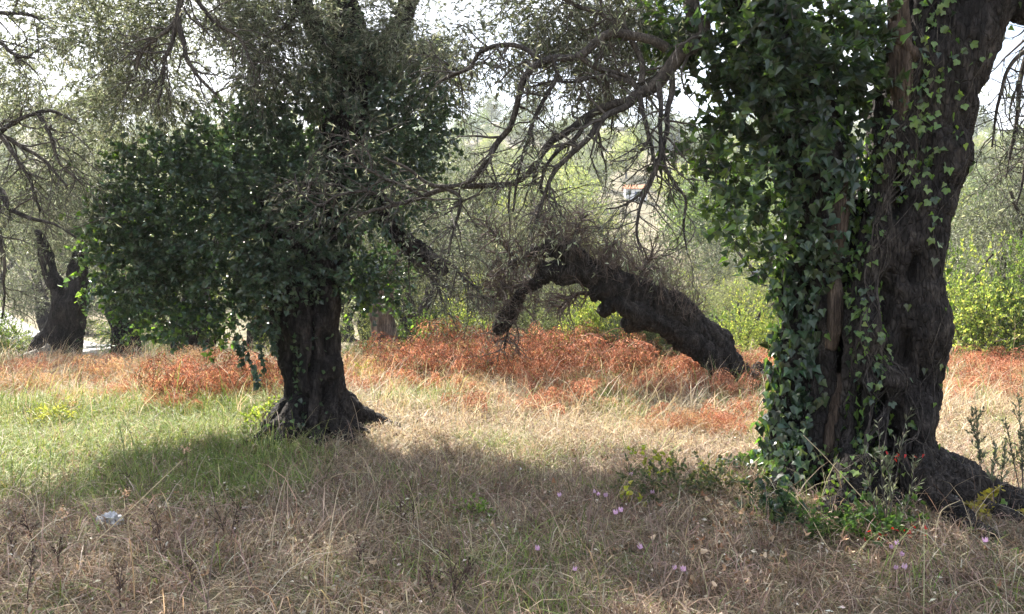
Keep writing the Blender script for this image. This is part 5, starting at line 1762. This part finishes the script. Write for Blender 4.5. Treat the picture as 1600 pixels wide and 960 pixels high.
for pts in [[(128, 872, 4.4), (200, 800, 4.5), (250, 752, 4.6), (284, 720, 4.7)], [(72, 812, 4.8), (50, 785, 4.85), (28, 768, 4.9), (8, 764, 4.95)], [(205, 850, 4.6), (200, 815, 4.6), (212, 800, 4.6), (222, 804, 4.6)],
            [(500, 770, 5.8), (520, 745, 5.9), (560, 738, 6.0), (600, 742, 6.0)]]:
    long_straw(pts, 'long bent pale straw standing above the grass near the white scrap' if pts[0][0] < 400 else 'long arched pale straw standing above the grass of the open middle')
for pts in [[(1330, 905, 4.1), (1290, 850, 4.4), (1262, 800, 4.6), (1235, 770, 4.7)], [(1395, 830, 4.7), (1340, 770, 4.8), (1290, 715, 4.85), (1255, 680, 4.9)], [(1340, 880, 4.4), (1400, 862, 4.4), (1450, 856, 4.4), (1492, 852, 4.4)],
            [(1480, 900, 4.3), (1462, 850, 4.4), (1470, 800, 4.5), (1500, 782, 4.6)]]:
    long_straw(pts, 'long bent pale straw in front of the roots of the massive trunk')

# dry papery seed heads
for px, py, base in [(195, 772, 835), (290, 702, 760), (98, 800, 840)]:
    b = GP(px, base)
    hd = P(px, py, b[1]) - b
    t_ = thing('seed_head', 'tan papery seed head on a thin stem above the grass', 'seed head', b, 'papery seed heads')
    mb = MB()
    st = spline(np.array([[0, 0, -.01], hd * .5 + [.01, 0, 0], hd]), 8)
    tubes(mb, st[None], np.full((1, 8), .002), 4)
    mb.build('stem', M_STALK, t_)
    n = 34
    u = unit(rng.normal(0, 1, (n, 3)) + np.array([.6, 0, -.5]))
    mb = MB()
    leaves(mb, hd + rng.normal(0, .016, (n, 3)), unit(rng.normal(0, 1, (n, 3)) + u * .6), rng.normal(0, 1, (n, 3)), rng.uniform(.012, .03, n), .013, pick([(.52, .37, .25), (.60, .46, .34), (.36, .25, .17)], n, .2, rng))
    mb.build('head', M_TAN, t_)


def patch(name, label, cat, base, E, n, leaf, cols, seed, mat=None, extra=None, nl=10, upd=.6, shape='ivy'):
    r = np.random.default_rng(seed)
    t_ = thing(name, label, cat, base)
    tw, lf = spray_mass(E, n, r, (.06, .2), nl, leaf, cols, .02, shape, -.35, .5, 3., upd, .002, up=.8, fwd=.9)
    tw.build('stem_growth', M_STALK, t_, base, False, 'stuff')
    lf.build('leaf_mass', mat or M_SHRUB, t_, base, False, 'stuff')
    if extra:
        tw, lf = spray_mass(extra[0], extra[1], r, (.05, .15), 7, extra[2], extra[3], .02, shape, -.5, .6, 3., .6, .002, up=.8)
        tw.build('stem_growth', M_STALK, t_, base, False, 'stuff')
        o = lf.build('bright_leaf_mass', mat or M_SHRUB, t_, base, False, 'stuff')
        o['label'] = 'bright yellow leaves'
    return t_


b = GP(1065, 782)
patch('bramble', 'low dark green bramble with yellow top leaves in the grass beside the ivy-clad trunk', 'bramble', b,
      [EL(1050, 758, b[1], 62, 26, .3), EL(1120, 765, b[1] - .05, 50, 24, .3), EL(1000, 760, b[1], 24, 18, .2)], 170, (.028, .020), [(.08, .105, .06), (.11, .135, .075), (.14, .155, .09), (.06, .08, .045), (.17, .15, .09)], 131,
      extra=([EL(1008, 715, b[1] + .1, 22, 12, .12), EL(1050, 728, b[1], 18, 10, .1), EL(985, 790, b[1] - .2, 18, 14, .1), EL(1120, 740, b[1] + .2, 22, 8, .1)], 22, (.038, .030), [(.36, .38, .06), (.28, .33, .06), (.42, .40, .10)]))
b = GP(1335, 850)
patch('ground_ivy', 'fresh green leafy seedlings between the front roots of the massive trunk', 'plant', b,
      [EL(1320, 830, b[1] + .05, 42, 24, .22), EL(1365, 835, b[1] + .1, 40, 22, .2), EL(1270, 835, b[1] + .15, 28, 16, .2), EL(1400, 815, b[1] + .2, 25, 20, .12)], 120, (.034, .030), [(.07, .13, .04), (.10, .17, .05), (.05, .09, .03)], 132, shape='ivy5')
b = GP(1215, 815)
patch('ground_ivy', 'dark ivy spreading on the ground from the ivy-covered side of the massive trunk', 'ivy', b,
      [EL(1205, 800, b[1] + .1, 30, 18, .25), EL(1240, 822, b[1] + .0, 26, 14, .2), EL(1180, 790, b[1] + .3, 20, 10, .2)], 80, (.05, .045), IVY, 133, mat=M_IVY, shape='ivy5')
b = GP(418, 668)
patch('low_plant', 'low yellow-green leafy plant at the foot of the olive with the flaring base', 'plant', b, [EL(415, 656, b[1], 30, 13, .25)], 60, (.035, .028), [(.18, .24, .06), (.26, .30, .08)], 134)
b = GP(75, 668)
patch('low_plant', 'rounded olive-yellow tuft in the green grass beyond the shade of the ivy', 'plant', b, [EL(80, 655, b[1], 36, 16, .25)], 70, (.06, .014), [(.22, .24, .07), (.30, .28, .10), (.14, .16, .05)], 135, shape='lance')
b = GP(572, 596)
patch('low_plant', 'yellow-green tuft between the bracken and the olive with the flaring base', 'plant', b, [EL(568, 586, b[1], 24, 14, .25)], 60, (.05, .02), [(.36, .36, .07), (.26, .30, .06)], 136, shape='lance')
b = GP(1530, 800)
patch('low_plant', 'small yellow-leaved plant on the grass beside the long root of the massive trunk', 'plant', b, [EL(1520, 788, b[1], 26, 8, .15)], 30, (.04, .03), [(.45, .36, .06), (.36, .32, .08)], 137)
b = GP(745, 815)
patch('low_plant', 'small green sprouts in the dry open grass', 'plant', b, [EL(748, 802, b[1], 20, 9, .1)], 22, (.035, .016), [(.10, .17, .04), (.15, .2, .06)], 138, shape='lance')


def woody(name, label, cat, px, py, tops, grp, leafcols, nl, mat, leaf=(.045, .012), r=.005, t0=.3):
    b = GP(px, py)
    t_ = thing(name, label, cat, b, grp)
    for (tx, ty, dy) in tops:
        tip = P(tx, ty, b[1] + dy) - b
        st = spline(np.array([[0, 0, -.02], tip * .5 + rng.normal(0, .02, 3), tip]), 12)
        mb = MB()
        tubes(mb, st[None], np.linspace(r, r * .35, 12)[None], 4)
        mb.build('stem', M_TWIG, t_)
        lf = MB()
        leafy(lf, st[None], nl, leaf[0], leaf[1], leafcols, -.5, t0=t0, rng=rng, fwd=.8)
        s, d, _ = spawn(st[None], np.zeros((1, 12)), 7, t0, .95, .6, rng)
        q = paths(s, d, rng.uniform(.05, .12, 7), 4, -.1, .1, rng)
        tubes(lf, q, np.full((7, 4), .0015), 3, (.1, .08, .06))
        leafy(lf, q, max(4, nl // 6), leaf[0], leaf[1], leafcols, -.4, t0=.1, rng=rng, fwd=.8)
        lf.build('leaf_mass', mat, t_, kind='stuff')
    return t_


OD = [(.12, .135, .085), (.16, .175, .115), (.21, .215, .155), (.09, .10, .065)]
woody('olive_sucker', 'grey-green olive sucker shoots sprouting from the front of the massive trunk', 'sapling', 1385, 838, [(1372, 660, .05), (1350, 700, 0), (1400, 680, .1), (1418, 640, .1), (1385, 720, -.05), (1430, 720, .05)], None, OD + OLIVE, 26, M_OLIVE, (.045, .010), .004, .2)
woody('sapling', 'thin upright sapling with a tuft of dark leaves beside the long root', 'sapling', 1530, 800, [(1525, 640, 0), (1515, 655, .02)], None, OD, 44, M_OLIVE, (.034, .013), .0045, .52)
woody('sapling', 'shorter leafy sapling standing between the two taller ones beside the long root', 'sapling', 1556, 808, [(1572, 692, 0), (1556, 700, .03)], None, OD, 40, M_OLIVE, (.034, .013), .004, .45)
woody('sapling', 'tallest dark-leaved sapling, farthest from the massive trunk', 'sapling', 1600, 798, [(1592, 625, 0), (1570, 655, .04), (1604, 650, .02)], None, OD, 44, M_OLIVE, (.034, .013), .005, .4)

# sprigs of red leaves
for px, py, base, lb in [(1414, 714, 790, 'sprig of scarlet leaves against the dark bark of the massive trunk'), (1372, 838, 862, 'low red-leaved sprig on the ground before the front roots'), (1424, 834, 858, 'red-leaved sprig on the ground beside the front roots, nearer the long root')]:
    b = GP(px, base)
    b[1] = min(b[1], 4.95)
    c = P(px, py, b[1]) - b
    t_ = thing('red_leaf_sprig', lb, 'plant', b)
    mb = MB()
    st = spline(np.array([[0, 0, -.01], c * .6 + [.03, 0, 0], c]), 8)
    tubes(mb, st[None], np.full((1, 8), .002), 4)
    mb.build('stem', M_STALK, t_)
    n = 9
    for k in range(n):
        mb = MB()
        leaves(mb, np.zeros((1, 3)), np.array([[1., 0, 0]]), np.array([[0, 0, 1.]]), .028, .014, pick([(.50, .055, .04), (.36, .035, .03)], 1, .15, rng), 'ivy')
        o = mb.build('leaf', M_RED, t_)
        o.location = tuple(c + rng.normal(0, .035, 3) * [1.4, .6, .7])
        o.rotation_euler = tuple(rng.uniform(-1, 1, 3) * [1.2, 1.2, 3.1])

# cyclamen
mb = MB()
for k in range(5):
    a = k * 1.257
    d = np.array([[math.cos(a) * .35, math.sin(a) * .35, 1.]])
    leaves(mb, np.array([[math.cos(a) * .004, math.sin(a) * .004, 0]]), d, np.array([[math.cos(a), math.sin(a), 0]]), .022, .013, (.72, .50, .66), 'ivy')
fl_me = mb.mesh('flower')
fl_me.materials.append(M_PETAL)
mb = MB()
tubes(mb, np.array([[[0, 0, -.09], [.004, 0, -.04], [0, 0, 0]]]), np.full((1, 3), .0015), 4, (.3, .15, .15))
fs_me = mb.mesh('stem')
fs_me.materials.append(M_STALK)
for px, py in [(935, 778), (947, 781), (928, 774), (970, 806), (962, 810), (1055, 903), (1068, 906), (1020, 776), (985, 745), (898, 905), (1002, 868), (1392, 868), (1402, 862), (1408, 880), (1398, 903), (1412, 902), (1540, 858), (875, 780), (840, 870)]:
    b = GP(px, py + 18)
    near = px > 1300
    t_ = thing('cyclamen', 'tiny pale pink cyclamen flower before the roots of the massive trunk' if near else 'tiny pale pink cyclamen flower in the dry grass between the two big trees', 'flower', b, 'pink cyclamen flowers')
    o = link('flower', fl_me, None, t_)
    o.location = (0, 0, .085)
    o.rotation_euler = (rng.normal(0, .4), rng.normal(0, .4), rng.uniform(0, 6))
    s_ = rng.uniform(1.0, 1.5)
    o.scale = (s_, s_, s_)
    o = link('stem', fs_me, None, t_)
    o.location = (0, 0, .085)

# fallen leaves
flm = []
for k, c in enumerate([(.42, .27, .16), (.55, .42, .29), (.30, .16, .09), (.48, .36, .24)]):
    mb = MB()
    r = np.random.default_rng(140 + k)
    n = 12
    a = np.linspace(0, 2 * np.pi, n, endpoint=False)
    ring = np.stack([np.cos(a) * .021, np.sin(a) * .013 * (1 + .2 * r.normal(0, 1, n)), .008 * np.sin(a * 2 + k) + .009 * np.cos(a) ** 2], 1)
    mb.add(np.concatenate([[[0, 0, 0]], ring]), t=[(0, 1 + i, 1 + (i + 1) % n) for i in range(n)], c=c)
    me = mb.mesh('fallen_leaf')
    me.materials.append(M_LITTER)
    flm.append(me)
for k in range(110):
    if k < 70:
        px, py = rng.normal(1140, 70), rng.uniform(790, 945)
    else:
        px, py = rng.uniform(20, 1590), rng.uniform(740, 950)
    b = GP(px, py)
    o = bpy.data.objects.new('fallen_leaf', flm[int(rng.integers(0, 4))])
    COL.objects.link(o)
    o.location = (b[0], b[1], b[2] + rng.uniform(.03, .09))
    o.rotation_euler = (rng.normal(0, .5), rng.normal(0, .5), rng.uniform(0, 6.28))
    s_ = rng.uniform(.7, 1.3)
    o.scale = (s_, s_, s_)
    tag(o, 'curled brown fallen leaf on the ground beside the ivy-clad trunk' if abs(px - 1140) < 150 else 'curled brown fallen leaf lying in the dry grass', 'leaf', 'fallen leaves')

# pale stone at the foot of the forked trunk
p = P(66, 572, 14.7)
o = rock_box(0, 0, 0, .55, .30, .36, .3, 3.3, .10).build('stone', plain('lichen_stone', (.16, .15, .13), .9, .5, 9, .6), smooth=True)
o.location = (p[0], 14.7, float(H(p[0], 14.7)) - .05)
o.rotation_euler = (0, -.5, .2)
tag(o, 'pale lichened stone leaning on the foot of the forked trunk', 'stone')

# ------------------------------------------------------------------ the hazy air
HAZE = .0004
mb = MB()
u = np.array([[x, y, z] for x in (-560., 560.) for y in (-48., 730.) for z in (-4.5, 92.)])
mb.add(u, q=[(0, 1, 3, 2), (4, 6, 7, 5), (0, 4, 5, 1), (2, 3, 7, 6), (0, 2, 6, 4), (1, 5, 7, 3)])
m, N, L = newmat('hazy_air')
pv = N.new('ShaderNodeVolumePrincipled')
pv.inputs['Color'].default_value = (.86, .92, 1.0, 1)
pv.inputs['Density'].default_value = HAZE
pv.inputs['Anisotropy'].default_value = .45
o = N.new('ShaderNodeOutputMaterial')
L.new(pv.outputs['Volume'], o.inputs['Volume'])
hz_ = mb.build('haze', m, kind='stuff')
tag(hz_, 'thin pale haze in the air over the valley', 'haze')
